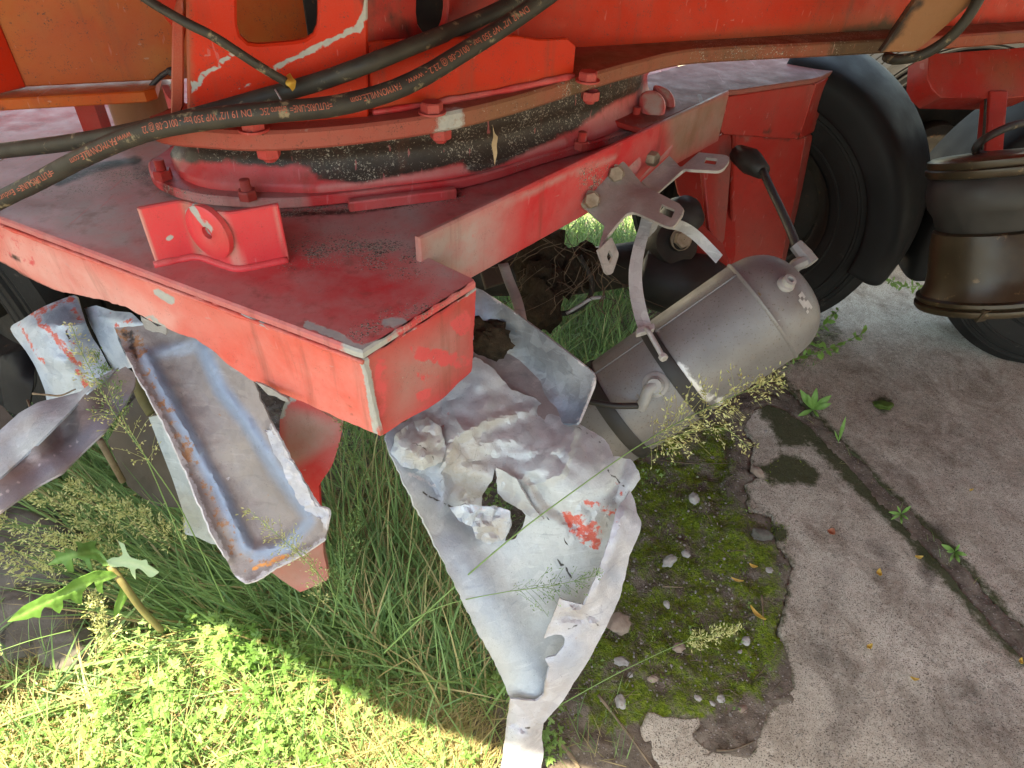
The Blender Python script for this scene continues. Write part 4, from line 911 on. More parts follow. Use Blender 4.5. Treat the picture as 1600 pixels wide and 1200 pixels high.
p = resample(spline([D(x, y, d) for x, y, d in [(786, 412, 1.30), (796, 440, 1.29), (808, 470, 1.27), (816, 505, 1.25)]], 6), .01)
V, F_ = stripm(p, (1, .2, .1), .019); tag(solid(obj('curved_strap', V, F_, GALVD), .003, 0), 'curved grey metal strap hanging behind the zinc trough', 'strap')
# clump of roots and soil caught on the axle
def clump(name, c, r, mat, parent=None, amp=.35, seed=0, n=3, sq=(1, 1, 1)):
    bm = bmesh.new(); bmesh.ops.create_icosphere(bm, subdivisions=n, radius=1)
    V = []
    for v in bm.verts:
        k = 1 + amp * noise.fractal(v.co * 1.7 + Vector((seed, seed * 2, 0)), 1, 2, 4); V.append(arr(c) + arr(v.co) * k * r * arr(sq))
    F_ = [[x.index for x in q.verts] for q in bm.faces]; bm.free()
    return obj(name, V, F_, mat, parent, True, 60)
rc = empty('root_clump', D(850, 450, 1.45), 'dark clump of soil and dry roots caught on the axle', 'root clump')
for i, (x, y, d, r) in enumerate([(850, 405, 1.55, .055), (848, 445, 1.5, .045), (846, 480, 1.47, .042), (885, 425, 1.55, .042), (915, 412, 1.6, .04), (835, 420, 1.55, .045)]):
    clump('soil_lump', D(x, y, d), r, DIRT, rc, .5, i, 3, (1, 1, 1.3))
parts = []
for i in range(42):
    x0, y0 = rng.uniform(800, 960), rng.uniform(360, 450); d0 = rng.uniform(1.32, 1.5)
    pt = [D(x0, y0, d0)]
    dx, dy = rng.normal(0, 14), rng.uniform(8, 26)
    for k in range(4):
        x0 += dx + rng.normal(0, 8); y0 += dy * rng.uniform(.4, 1.2); dx += rng.normal(0, 5); pt.append(D(x0, y0, d0 + rng.normal(0, .02)))
    parts.append(tubem(spline(pt, 3), rng.uniform(.0004, .0011), 4, False))
v, f = join(parts); o = obj('root_fibres', v, f, ROOT, rc); o['kind'] = 'stuff'

# ---------------------------------------------------------------- hydraulic hoses and cables
HA = [(-90, 246, 1.10), (0, 236, 1.06), (100, 224, 1.0), (200, 207, .93), (300, 184, .885), (400, 156, .892), (500, 127, .902), (580, 98, .90), (640, 74, .93), (720, 42, 1.0), (790, 10, 1.04), (880, -40, 1.06)]
HB = [(-90, 362, 1.10), (0, 313, 1.05), (60, 283, 1.0), (130, 246, .94), (200, 215, .885), (260, 197, .856), (350, 183, .85), (430, 175, .86), (520, 166, .885), (600, 146, .91), (660, 120, .93), (720, 84, .96), (790, 40, .99), (850, -2, 1.0), (900, -40, 1.01)]
def hose(pts, r, lab):
    p = resample(spline([D(*q) for q in pts], 16), .006)
    t = empty('hydraulic_hose', p[len(p) // 2], lab, 'hydraulic hose')
    v, f = tubem(p, r, 20, wob=.02); obj('hose_body', v, f, HOSE, t)
    return t, p
ta_, pa = hose(HA, .0116, 'thick black hydraulic hose without print, upper of the two crossing the pedestal')
tb_, pb = hose(HB, .0130, 'thick black hydraulic hose with red print, drooping lower along the ring')
pbx = proj(pb)[:, 0]; sb_ = np.r_[0, np.cumsum(np.linalg.norm(np.diff(pb, axis=0), axis=1))]
def printed(txt, x_start, x_end, h=.0086):
    cu = bpy.data.curves.new('print', 'FONT'); cu.body = txt; cu.size = 1
    to = bpy.data.objects.new('print', cu); COL.objects.link(to); bpy.context.view_layer.update()
    me = bpy.data.meshes.new_from_object(to); v = np.array([tuple(q.co) for q in me.vertices]); f = [tuple(q.vertices) for q in me.polygons]
    bpy.data.objects.remove(to)
    s0, s1 = np.interp(x_start, pbx, sb_), np.interp(x_end, pbx, sb_)
    wdt = v[:, 0].max() - v[:, 0].min(); u = (v[:, 0] - v[:, 0].min()) / wdt
    s = s0 + (s1 - s0) * u; hgt_ = (v[:, 1] - .35) * h / .7
    T = np.gradient(pb, axis=0); T /= np.linalg.norm(T, axis=1)[:, None]
    def at(A): return np.stack([np.interp(s, sb_, A[:, k]) for k in range(3)], 1)
    c, t = at(pb), at(T); n = CO - c; n -= t * (n * t).sum(1)[:, None]; n /= np.linalg.norm(n, axis=1)[:, None]
    dwn = np.cross(n, t); dwn *= np.where(dwn[:, 2] > 0, -1, 1)[:, None]
    r = .0130 * 1.025 + .0004; a = hgt_ / r - .12
    obj('hose_print', c + r * (np.cos(a)[:, None] * n + np.sin(a)[:, None] * dwn), f, PRINT, tb_, False)
printed('DN 12 1/2" WP 350 bar - 001C-08 @ 23.2 - www.', 822, 632)
printed('FAYMONVILLE.com', 622, 545); printed('=FUTURIS-LINE=', 516, 452); printed('Enduro 25C', 447, 408)
printed('DN 19 1/2" WP 350 bar - 001C-08 @ 22', 395, 236); printed('www.FAYMONVILLE.com', 219, 124); printed('=FUTURIS-LINE=', 96, 40); printed('Enduro 25C', 35, -12)
v, f = tubem(resample(spline([D(x, y, d) for x, y, d in [(180, -40, .80), (228, -2, .80), (290, 35, .79), (335, 58, .80), (400, 100, .835), (440, 124, .86), (452, 132, .87)]], 8), .008), .0055, 12, wob=.05); tag(obj('thin_hose', v, f, HOSE), 'thin black hose slanting across the red pedestal to the thick hoses', 'hose')
v, f = tubem(resample(spline([D(x, y, d) for x, y, d in [(224, 154, 1.16), (234, 138, 1.14), (248, 122, 1.13), (262, 112, 1.12), (280, 105, 1.12)]], 8), .006), .0042, 10); tag(obj('sensor_cable', v, f, RUBBER), 'short black cable arching to the pedestal edge', 'cable')
V, F_ = lathe(D(266, 111, 1.115), D(280, 118, 1.12) - D(262, 110, 1.12), [(.003, -.006), (.007, 0), (.009, .012), (.004, .016)], 10); tag(obj('cable_gland', V, F_, RUBBER), 'small black plug where the cable enters the pedestal', 'plug')
# crumpled yellow leaf stuck on the hose, ties
sheet('dry_leaf', [(447, 118), (453, 114), (458, 122), (463, 126), (461, 138), (457, 143), (452, 136), (446, 132)], [(447, 118, .87), (463, 126, .865), (452, 128, .855), (457, 143, .87)], YLEAF, None, step=3, thick=.0006); tag(bpy.data.objects[-1] if False else [o for o in COL.objects if o.name.startswith('dry_leaf')][-1], 'crumpled yellow leaf caught where the thin hose meets the thick ones', 'leaf')
v, f = tubem(spline([D(x, y, d) for x, y, d in [(430, 140, .885), (436, 150, .874), (440, 158, .876)]], 6), .0012, 6); tag(obj('cable_tie', v, f, STRAPM), 'pale cable tie round the upper thick hose', 'cable tie')
# left odds: brown strut, block and housing on the plate
V, F_ = boxm(D(2, 275, 1.2), D(25, 290, 1.19) - D(-5, 252, 1.22), (1, .2, 0), (0, 1, 0), .10, .03, .03); o = obj('side_post', V, F_, BROWN, bog, False); bevel(o)
flat('side_block', [D(x, y, 1.36) for x, y in [(-40, 232), (62, 202), (105, 206), (118, 226), (112, 264), (40, 266), (-40, 262)]], RED3, bog, step=.03, thick=.06, masks={'brown': [('p', [(-40, 200), (120, 200), (120, 270), (-40, 270)], 5, .7)]})
V, F_ = lathe(P(232, 190, .80), (0, 0, 1), [(.06, 0), (.06, .07), (.045, .085), (0, .085)], 24); o = obj('round_housing', V, F_, BROWN, bog, True, 40)
v, f = join([boxm(P(145, 180, .86), (1, 0, 0), (0, 1, 0), (0, 0, 1), .035, .03, .12)]); obj('guide_post', v, f, RED3, bog, False)
# ---------------------------------------------------------------- torn sheet metal
tr = empty('zinc_trough', D(820, 560, 1.13), 'bluish zinc trough wedged behind the red box corner, holding dark soil', 'metal trough')
sheet('trough_wall', [(733, 448), (752, 452), (800, 485), (870, 538), (922, 578), (929, 586), (929, 598), (916, 630), (903, 662), (880, 662), (852, 628), (815, 590), (780, 560), (745, 545), (730, 520)],
      [(733, 448, 1.14), (752, 452, 1.15), (745, 545, 1.15), (925, 585, 1.10), (903, 660, 1.085), (852, 626, 1.15), (800, 545, 1.185), (850, 590, 1.165), (800, 485, 1.14), (870, 538, 1.12), (890, 650, 1.12)], GALVK, tr, step=9, thick=.004, smooth_out=0,
      bumps=[([(742, 470), (748, 500), (744, 530)], 7, .008)], crumple=[(60, .004, 1.1)], masks={'mud': [('p', [(760, 540), (800, 545), (870, 650), (850, 640)], 10, .7)], 'blue': [('c', 745, 490, 22), ('l', [(870, 640), (905, 645)], 20, .5)], 'white': [('l', [(752, 452), (925, 582), (929, 600), (903, 662)], 2.5, .8)]})
sheet('trough_floor', [(728, 520), (760, 540), (800, 548), (850, 600), (900, 665), (880, 690), (800, 640), (735, 600)], [(728, 520, 1.16), (800, 548, 1.19), (900, 665, 1.12), (800, 640, 1.12), (735, 600, 1.12)], GALVT, tr, step=10, thick=.004, crumple=[(50, .005, 4.1)])
hp_ = clump('soil_heap', D(752, 532, 1.165), .045, DIRT, None, .5, 3, 4, (1.1, .6, .8)); tag(hp_, 'small heap of dark soil lying in the zinc trough', 'soil heap')

cs = empty('crumpled_sheet', D(820, 1180, 1.15), 'large crumpled pale galvanised sheet with a torn hole, hanging below the box corner', 'metal sheet')
CS_OUT = [(640, 640), (690, 620), (742, 556), (770, 575), (800, 610), (835, 622), (862, 640), (900, 660), (945, 686), (953, 700), (958, 712), (985, 718), (998, 735), (1000, 748), (985, 772), (962, 800), (950, 850), (930, 905), (900, 990), (870, 1060), (845, 1098), (797, 1092), (780, 1050), (745, 985), (700, 892), (665, 820), (636, 765), (612, 715), (601, 686), (605, 674), (640, 655)]
CS_H = [[(775, 730), (776, 748), (778, 770), (790, 782), (815, 797), (822, 806), (815, 826), (805, 842), (790, 846), (798, 822), (790, 800), (770, 790), (752, 792), (754, 772), (768, 752)], [(853, 806), (860, 815), (856, 813)], [(881, 838), (889, 852), (884, 850)]]
CS_C = [(640, 640, 1.07), (690, 620, 1.09), (742, 556, 1.13), (862, 640, 1.14), (945, 686, 1.11), (1000, 745, 1.08), (985, 772, 1.07), (605, 680, 1.03), (650, 790, 1.015), (700, 892, 1.02), (797, 1092, 1.08), (845, 1098, 1.09), (900, 990, 1.09), (950, 850, 1.08), (800, 700, 1.06), (740, 690, 1.05), (690, 720, 1.04), (700, 780, 1.065), (740, 840, 1.06), (800, 900, 1.06), (830, 980, 1.075), (880, 800, 1.05), (900, 740, 1.045), (850, 690, 1.07), (780, 1000, 1.045)]
cm = {'paint': [('p', [(873, 796), (905, 802), (935, 812), (946, 838), (940, 865), (912, 852), (888, 828)], 5, .9), ('l', [(915, 785), (960, 800)], 7, .8), ('c', 953, 732, 5, .9), ('l', [(962, 750), (972, 772)], 4, .7), ('l', [(700, 640), (690, 690)], 5, .5), ('c', 822, 640, 9, .5)],
      'mud': [('p', [(690, 680), (760, 690), (770, 760), (740, 800), (700, 770), (685, 720)], 20, .8), ('p', [(940, 790), (965, 790), (940, 850), (925, 830)], 8, .8), ('l', [(715, 690), (760, 665), (800, 645)], 8, .5), ('l', [(820, 750), (850, 790), (880, 815)], 6, .6), ('p', [(640, 780), (760, 1010), (800, 1085), (760, 1020), (700, 900)], 16, .35)],
      'blue': [('p', [(605, 680), (660, 740), (760, 830), (690, 800), (630, 740)], 20, .6), ('l', [(700, 850), (780, 960), (840, 1070)], 22, .4), ('l', [(640, 700), (690, 770)], 16, .5), ('c', 720, 600, 40, .4), ('c', 690, 760, 26, .7)],
      'dark': [('l', [(866, 640), (905, 668), (950, 700)], 2.5, .55), ('l', [(872, 875), (885, 890), (892, 905)], 3, .7), ('l', [(700, 690), (690, 740), (688, 770)], 2.5, .5), ('l', [(660, 770), (720, 800), (735, 820)], 3, .6), ('l', [(950, 735), (975, 760)], 2.5, .6)], 'white': [('l', CS_OUT[5:14], 3, .7), ('l', [(640, 740), (680, 760)], 4, .8)]}
sheet('sheet_body', CS_OUT, CS_C, GALV, cs, CS_H, step=5.5, thick=.0035, jag=2.2, masks=cm, ang=26,
      bumps=[([(705, 690), (690, 740), (695, 790)], 9, .012), ([(715, 680), (765, 655), (830, 640)], 8, .010), ([(760, 760), (820, 750), (870, 700), (895, 670)], 10, .008), ([(830, 750), (860, 790), (900, 820)], 10, -.010), ([(650, 720), (700, 790), (740, 825)], 12, -.014), ([(720, 860), (800, 980), (840, 1080)], 26, .008), ([(980, 720), (960, 780)], 10, -.012), ([(668, 690), (660, 730)], 7, .014), ([(640, 680), (650, 720)], 6, -.01), ([(900, 670), (880, 740), (830, 760)], 5, .006)],
      crumple=[(150, .004, 2.2), (80, .0075, 5.5, [('p', [(640, 640), (760, 570), (900, 660), (960, 700), (900, 740), (830, 760), (790, 800), (700, 800), (640, 740)], 24)]), (30, .0030, 3.5, [('p', [(640, 650), (770, 620), (860, 680), (800, 760), (770, 800), (690, 800), (640, 740)], 20)]), (22, .004, 1.1, [('p', [(860, 780), (960, 790), (950, 860), (890, 850)], 14)]), (12, .0008, 9.1)])
sheet('torn_flap', [(702, 792), (735, 788), (762, 790), (797, 798), (798, 822), (790, 842), (764, 850), (745, 842), (738, 825), (715, 812)], [(702, 792, 1.03), (762, 790, 1.02), (798, 810, 1.01), (764, 850, 1.03), (735, 810, 1.01)], GALVB, cs, ang=24, step=5, thick=.003, jag=2, crumple=[(34, .007, 3.3, [('p', [(690, 770), (810, 780), (800, 860), (700, 860)], 10)]), (12, .001, 1.2)], masks={'mud': [('p', [(745, 810), (797, 800), (790, 845), (750, 845)], 10, .8)], 'white': [('l', [(702, 792), (797, 798)], 4, .7)]})
sheet('crumpled_corner', [(610, 708), (618, 678), (640, 662), (668, 652), (690, 668), (697, 700), (690, 722), (660, 735), (630, 730)], [(610, 708, 1.015), (640, 662, 1.03), (690, 668, 1.045), (690, 722, 1.03), (650, 695, .995), (630, 730, 1.01)], GALV, cs, ang=24, step=4.5, thick=.003, jag=2.5, crumple=[(45, .008, 7.3, [('p', [(600, 650), (700, 650), (700, 740), (600, 740)], 10)]), (16, .0018, 2.2, [('p', [(600, 650), (700, 650), (700, 740), (600, 740)], 10)])], masks={'mud': [('p', [(620, 670), (690, 670), (690, 720), (630, 730)], 12, .5)], 'blue': [('l', [(612, 700), (640, 735)], 12, .5)], 'dark': [('l', [(640, 690), (665, 700), (680, 720)], 2, .6)]})
sheet('hole_lip', [(776, 730), (790, 738), (806, 748), (830, 790), (850, 812), (840, 818), (815, 797), (790, 783), (778, 770)], [(776, 730, 1.03), (806, 748, 1.03), (850, 812, 1.03), (815, 797, 1.05), (778, 770, 1.05)], GALV, cs, ang=24, step=5, thick=.003, jag=1.5, crumple=[(22, .006, 3.9)], masks={'mud': [('p', [(776, 730), (850, 812), (815, 800), (778, 770)], 8, .5)]})
FL = [(985, 768), (991, 778), (995, 800), (1003, 818), (1000, 832), (984, 868), (976, 905), (968, 935), (945, 985), (922, 1028), (900, 1062), (880, 1095), (850, 1130), (830, 1122), (797, 1092), (815, 1094), (838, 1096), (850, 1086), (853, 1062), (858, 1042), (850, 1028), (868, 1024), (880, 1012), (884, 1000), (878, 992), (866, 992), (849, 998), (862, 968), (874, 935), (890, 940), (912, 946), (930, 905), (950, 850), (962, 802), (970, 785)]
sheet('folded_flange', FL, [(985, 768, 1.065), (1003, 818, 1.05), (962, 802, 1.03), (930, 905, 1.02), (976, 905, 1.055), (945, 985, 1.06), (874, 935, 1.02), (849, 998, 1.035), (900, 1062, 1.075), (850, 1130, 1.10), (797, 1092, 1.055), (853, 1062, 1.05), (905, 1000, 1.035), (880, 1040, 1.045)], GALVW, cs, ang=24, step=5.5, thick=.0035, jag=1.2,
      bumps=[([(975, 800), (955, 870), (935, 920), (900, 955)], 8, .006), ([(880, 965), (920, 965)], 6, -.006), ([(890, 950), (930, 975)], 5, .006)], crumple=[(50, .005, 6.1), (14, .002, 2.7)],
      masks={'dark': [('l', [(905, 955), (925, 965), (935, 980)], 2.5, .5), ('l', [(885, 985), (905, 975)], 2.5, .5), ('l', [(960, 860), (945, 910)], 1.6, .4)], 'mud': [('p', [(874, 935), (912, 946), (905, 990), (850, 998)], 8, .35), ('l', [(874, 935), (849, 998)], 2.5, .6), ('l', [(853, 1062), (850, 1086), (815, 1094)], 2.5, .6)], 'blue': [('c', 890, 1030, 28, .5), ('c', 960, 900, 14, .4)], 'paint': [('l', [(968, 790), (955, 840)], 3, .4)]})
sheet('bottom_tip', [(797, 1091), (815, 1098), (838, 1108), (850, 1130), (846, 1152), (850, 1175), (845, 1205), (830, 1240), (776, 1240), (784, 1190), (790, 1140)], [(797, 1091, 1.065), (850, 1130, 1.105), (846, 1160, 1.13), (830, 1240, 1.16), (776, 1240, 1.15), (790, 1140, 1.10), (815, 1150, 1.08)], GALVW, cs, step=6, thick=.0035, jag=1, crumple=[(40, .004, 1.9)], bumps=[([(800, 1130), (820, 1142), (845, 1140)], 4, -.006)], masks={'dark': [('l', [(803, 1122), (812, 1135), (838, 1140)], 1.8, .6)], 'mud': [('l', [(797, 1091), (786, 1180)], 2.5, .7)]})

# rusty torn tray, left
ty = empty('rusty_tray', D(430, 880, 1.1), 'long torn steel tray with blue ridges, rust and a ragged white edge', 'metal tray')
TY = [(178, 512), (230, 508), (258, 512), (300, 525), (335, 545), (395, 592), (408, 625), (428, 668), (455, 720), (488, 775), (500, 792), (515, 796), (512, 820), (506, 845), (470, 868), (430, 888), (400, 908), (385, 912), (368, 904), (352, 872), (330, 832), (308, 780), (282, 718), (255, 662), (235, 625), (215, 590), (198, 555)]
TC = [(178, 512, 1.10), (258, 512, 1.10), (335, 545, 1.07), (395, 592, 1.04), (455, 720, 1.04), (512, 800, 1.04), (506, 845, 1.05), (430, 888, 1.06), (385, 912, 1.06), (330, 832, 1.045), (255, 662, 1.05), (198, 555, 1.075), (330, 650, 1.085), (400, 760, 1.09), (420, 840, 1.085), (300, 560, 1.10), (260, 580, 1.085), (440, 780, 1.08)]
LR = [(228, 556), (262, 620), (300, 690), (345, 770), (385, 855)]; RR = [(318, 548), (345, 610), (385, 660), (430, 735), (478, 800)]
sheet('tray_body', TY, TC, GALVT, ty, step=6, thick=.003, jag=2.2, bumps=[(LR, 10, .012), (RR, 10, .011), ([(400, 862), (445, 850), (478, 815)], 9, .010), (TY[19:27], 9, .012), (TY[7:13], 8, .010), (TY[13:18], 7, .008), ([(245, 550), (300, 535)], 9, .006), ([(300, 560), (320, 600)], 14, .005)],
      crumple=[(80, .004, 3.1), (26, .0018, 6.4), (9, .0012, 2.2)],
      masks={'blue': [('l', LR, 11, 1), ('l', RR, 11, 1), ('l', [(400, 868), (445, 856), (482, 815)], 10, .9), ('l', [(245, 552), (330, 535)], 10, .7), ('l', [(440, 690), (480, 770)], 7, .6)],
             'rust': [('l', [(212, 528), (232, 585), (272, 665), (318, 755), (365, 850), (385, 885)], 14, .62), ('l', [(190, 518), (215, 545)], 16, .9), ('c', 215, 560, 10, .6), ('l', [(385, 885), (440, 872)], 10, .6), ('c', 322, 655, 4, .6), ('c', 342, 650, 3, .5)],
             'orange': [('l', [(398, 888), (425, 878), (450, 868)], 6, .75), ('c', 220, 555, 3, .9), ('c', 212, 528, 2, .9)], 'dark': [('p', [(178, 510), (212, 512), (222, 575), (205, 560)], 6, .55)],
             'white': [('l', TY[19:27], 7.5, .95), ('l', TY[7:13], 9, .9), ('l', TY[13:19], 7, .95), ('c', 357, 748, 5, .8), ('c', 440, 700, 5, .6)], 'mud': [('l', [(360, 700), (440, 800)], 30, .3)]})
sheet('torn_rim', [(412, 672), (432, 676), (452, 715), (480, 760), (492, 790), (514, 795), (511, 822), (500, 812), (478, 800), (455, 762), (435, 720)], [(412, 672, 1.045), (452, 715, 1.03), (514, 795, 1.03), (500, 812, 1.04), (435, 720, 1.04)], GALVW, ty, step=5, thick=.003, jag=3.5, crumple=[(18, .006, 2.1), (8, .003, 5.1)], masks={'white': [('p', [(412, 672), (514, 795), (500, 812), (435, 720)], 8, .7)], 'dark': [('l', [(440, 705), (470, 760)], 1.5, .4)]})
rp = empty('red_plate', D(470, 800, 1.2), 'broken red plate standing in the grass behind the rusty tray', 'red plate')
sheet('plate_body', [(438, 652), (444, 630), (458, 618), (478, 628), (510, 648), (537, 662), (531, 690), (520, 725), (498, 760), (505, 860), (514, 905), (470, 925), (448, 912), (412, 885), (400, 840), (430, 760)], [(438, 650, 1.12), (537, 665, 1.14), (498, 760, 1.17), (470, 925, 1.26), (412, 885, 1.25), (514, 905, 1.25)], RED2, rp, step=9, thick=.012, jag=1, masks={'dust': [('p', [(440, 630), (535, 660), (528, 690), (440, 740)], 12, .8), ('p', [(400, 820), (520, 840), (520, 930), (400, 930)], 20, .6)], 'brown': [('p', [(400, 840), (520, 850), (520, 930), (400, 930)], 20, .55)] + [('p', [(450, 640), (535, 660), (528, 690), (450, 720)], 20, .5)], 'scr': [('l', [(440, 650), (446, 632), (460, 620)], 6, 1), ('l', [(420, 885), (470, 920)], 4, .5)]})
sheet('grey_strip', [(232, 652), (252, 648), (290, 735), (330, 815), (350, 852), (330, 850), (305, 838), (288, 835), (286, 800), (270, 750)], [(232, 652, 1.2), (290, 735, 1.22), (350, 852, 1.27), (288, 835, 1.28)], GALVB, None, step=9, thick=.004, crumple=[(40, .004, 1.5)], masks={'mud': [('l', [(288, 790), (320, 840)], 20, .5)], 'dark': [('l', [(270, 745), (288, 830)], 5, .4)]})
tag([o for o in COL.objects if o.name.startswith('grey_strip')][0], 'narrow grey-blue steel strip behind the left edge of the rusty tray', 'metal strip')
sheet('dark_flap', [(168, 690), (195, 640), (230, 600), (250, 640), (290, 740), (296, 795), (240, 790), (200, 760)], [(168, 690, 1.34), (230, 600, 1.3), (290, 740, 1.36), (240, 790, 1.42)], DARKP, None, step=12, thick=.012, crumple=[(60, .01, 1.5)]); tag([o for o in COL.objects if o.name.startswith('dark_flap')][0], 'dark brown rubber flap standing between the twisted strip and the tray', 'rubber flap')
v, f = tubem(resample(spline([D(x, y, 1.24) for x, y in [(214, 590), (222, 618), (238, 645)]], 5), .01), [.011] * len(resample(spline([D(x, y, 1.24) for x, y in [(214, 590), (222, 618), (238, 645)]], 5), .01)), 8); tag(obj('mossy_rod', v, f, simple('mossy_rod', (.07, .065, .03), (.14, .13, .06), 40, .8)), 'short mossy rod sticking out beside the top of the rusty tray', 'rod')
v, f = tubem([D(156, 688, 1.22), D(172, 716, 1.26), D(192, 752, 1.3)], .006, 8); tag(obj('wooden_stick', v, f, TWIG), 'thin stick poking from the grass under the twisted strip', 'stick')

# crumpled box and neighbours, far left
cb = empty('crumpled_box', D(110, 560, 1.24), 'crushed pale blue metal box with red paint streaks under the bogie', 'crushed box')
sheet('box_front', [(16, 514), (34, 500), (66, 480), (112, 462), (120, 466), (128, 485), (140, 520), (158, 548), (172, 576), (184, 590), (160, 600), (120, 622), (78, 634), (70, 610), (56, 575), (40, 548)], [(16, 514, 1.30), (66, 490, 1.265), (112, 463, 1.30), (66, 512, 1.235), (128, 505, 1.245), (60, 560, 1.25), (78, 630, 1.28), (140, 520, 1.26), (180, 590, 1.27), (110, 570, 1.235)], GALVB, cb, step=6, thick=.003, smooth_out=3,
      bumps=[([(18, 514), (60, 510), (90, 508), (130, 505)], 6, .008), ([(75, 560), (100, 566)], 10, .006)], crumple=[(40, .004, 1.8), (14, .0015, 4.4)],
      masks={'paint': [('l', [(32, 505), (42, 530), (55, 548), (66, 565)], 5, .8), ('l', [(50, 492), (85, 478), (115, 466)], 6, .85), ('l', [(55, 490), (66, 508), (95, 535), (120, 570), (135, 602)], 7, .9), ('l', [(112, 480), (125, 500)], 7, .8), ('l', [(100, 505), (115, 540)], 5, .6)], 'blue': [('p', [(40, 500), (125, 470), (130, 505), (60, 512)], 8, .5), ('l', [(40, 545), (75, 620)], 9, .6)], 'dark': [('l', [(104, 512), (108, 530)], 1.8, .8)], 'mud': [('c', 118, 490, 8, .7)]})
sheet('box_back_edge', [(108, 462), (122, 462), (132, 500), (150, 540), (168, 572), (180, 580), (172, 590), (150, 560), (126, 500)], [(108, 462, 1.31), (122, 462, 1.33), (180, 580, 1.31), (172, 590, 1.28), (126, 500, 1.27)], GALVD, cb, step=7, thick=.003)
sp_ = empty('bent_sheet', D(180, 530, 1.25), 'pale bent sheet piece between the crushed box and the rusty tray', 'metal sheet')
sheet('sheet_body', [(132, 482), (150, 477), (178, 486), (205, 488), (230, 512), (182, 514), (184, 530), (196, 556), (208, 574), (178, 580), (166, 560), (150, 525), (140, 505)], [(132, 482, 1.30), (178, 486, 1.25), (230, 512, 1.2), (150, 505, 1.27), (208, 574, 1.24), (178, 580, 1.28), (182, 514, 1.23)], GALVB, sp_, step=6, thick=.003, bumps=[([(140, 495), (170, 498), (210, 505)], 8, .010)], crumple=[(30, .004, 3.8)], masks={'paint': [('l', [(148, 484), (170, 487)], 4, .7), ('l', [(180, 510), (205, 500)], 5, .8)], 'blue': [('l', [(150, 490), (190, 560)], 14, .4)]})
tw = empty('twisted_strip', D(60, 760, 1.0), 'long twisted grey metal strip reaching in from the left edge', 'metal strip')
CR = [(-60, 790), (0, 745), (60, 690), (110, 640), (135, 612), (160, 590), (185, 578)]
sheet('strip_top', [(-60, 720), (0, 672), (30, 645), (60, 628), (95, 620), (125, 612), (150, 592), (185, 574), (170, 588), (135, 614), (110, 642), (60, 692), (0, 747), (-60, 795)], [(-60, 720, 1.03), (0, 672, 1.06), (60, 628, 1.10), (125, 612, 1.12), (185, 574, 1.16), (135, 614, 1.09), (60, 692, 1.01), (0, 747, .96), (-60, 795, .93), (20, 700, 1.03)], GALVB, tw, step=8, thick=.003, crumple=[(60, .003, 1.4)], masks={'mud': [('l', [(0, 690), (60, 650)], 8, .4), ('c', 18, 730, 5, .9)], 'white': [('p', [(40, 660), (110, 620), (60, 690), (0, 745)], 20, .5)]})
sheet('strip_underside', [(-60, 795), (0, 747), (60, 692), (110, 642), (135, 614), (170, 588), (195, 572), (212, 584), (210, 605), (195, 632), (165, 672), (130, 705), (98, 738), (60, 758), (0, 800), (-60, 845)], [(-60, 795, .93), (0, 747, .962), (60, 692, 1.012), (135, 614, 1.092), (195, 572, 1.15), (212, 590, 1.14), (165, 672, 1.04), (98, 738, .97), (0, 800, .90), (-60, 845, .87), (100, 690, 1.06), (50, 730, 1.0), (165, 625, 1.12)], GALVT, tw, step=8, thick=.003, bumps=[([(0, 775), (60, 730), (120, 690), (180, 650)], 5, .003)], crumple=[(60, .003, 5.4)], masks={'mud': [('p', [(150, 590), (215, 575), (205, 605), (140, 625)], 8, .8)], 'blue': [('l', [(0, 785), (60, 745), (130, 690), (190, 630)], 14, .45)], 'white': [('l', [(0, 775), (60, 728), (120, 690)], 2.2, .8)]})
sheet('plastic_shroud', [(2, 556), (40, 546), (56, 560), (52, 600), (46, 632), (30, 650), (8, 640), (0, 600)], [(2, 556, 1.42), (56, 560, 1.4), (46, 632, 1.38), (0, 600, 1.42), (30, 590, 1.36)], FENDER, None, step=8, thick=.004); tag([o for o in COL.objects if o.name.startswith('plastic_shroud')][0], 'cracked black plastic shroud left of the crushed box', 'plastic shroud')
sheet('rubber_scrap', [(-20, 630), (2, 632), (24, 658), (30, 672), (0, 690), (-20, 690)], [(-20, 630, 1.2), (24, 658, 1.2), (0, 690, 1.18)], DARKP, None, step=8, thick=.012); tag([o for o in COL.objects if o.name.startswith('rubber_scrap')][0], 'dark rubber scrap at the left edge above the twisted strip', 'rubber scrap')
def twig(name, pts, r, mat, lab, cat='twig', group=None):
    p = resample(spline([D(*q) for q in pts], 5), .008); v, f = tubem(p, np.linspace(r, r * .5, len(p)), 6, True, .4)
    return tag(obj(name, v, f, mat), lab, cat, group)
twig('bare_twig', [(52, 615, 1.16), (75, 617, 1.14), (95, 618, 1.13), (118, 608, 1.12)], .0022, TWIG, 'bare twig lying on the twisted strip against the crushed box')
twig('dead_twig', [(43, 625, 1.15), (48, 640, 1.13), (52, 652, 1.1)], .0018, ROOT, 'pale twig standing up behind the twisted strip')
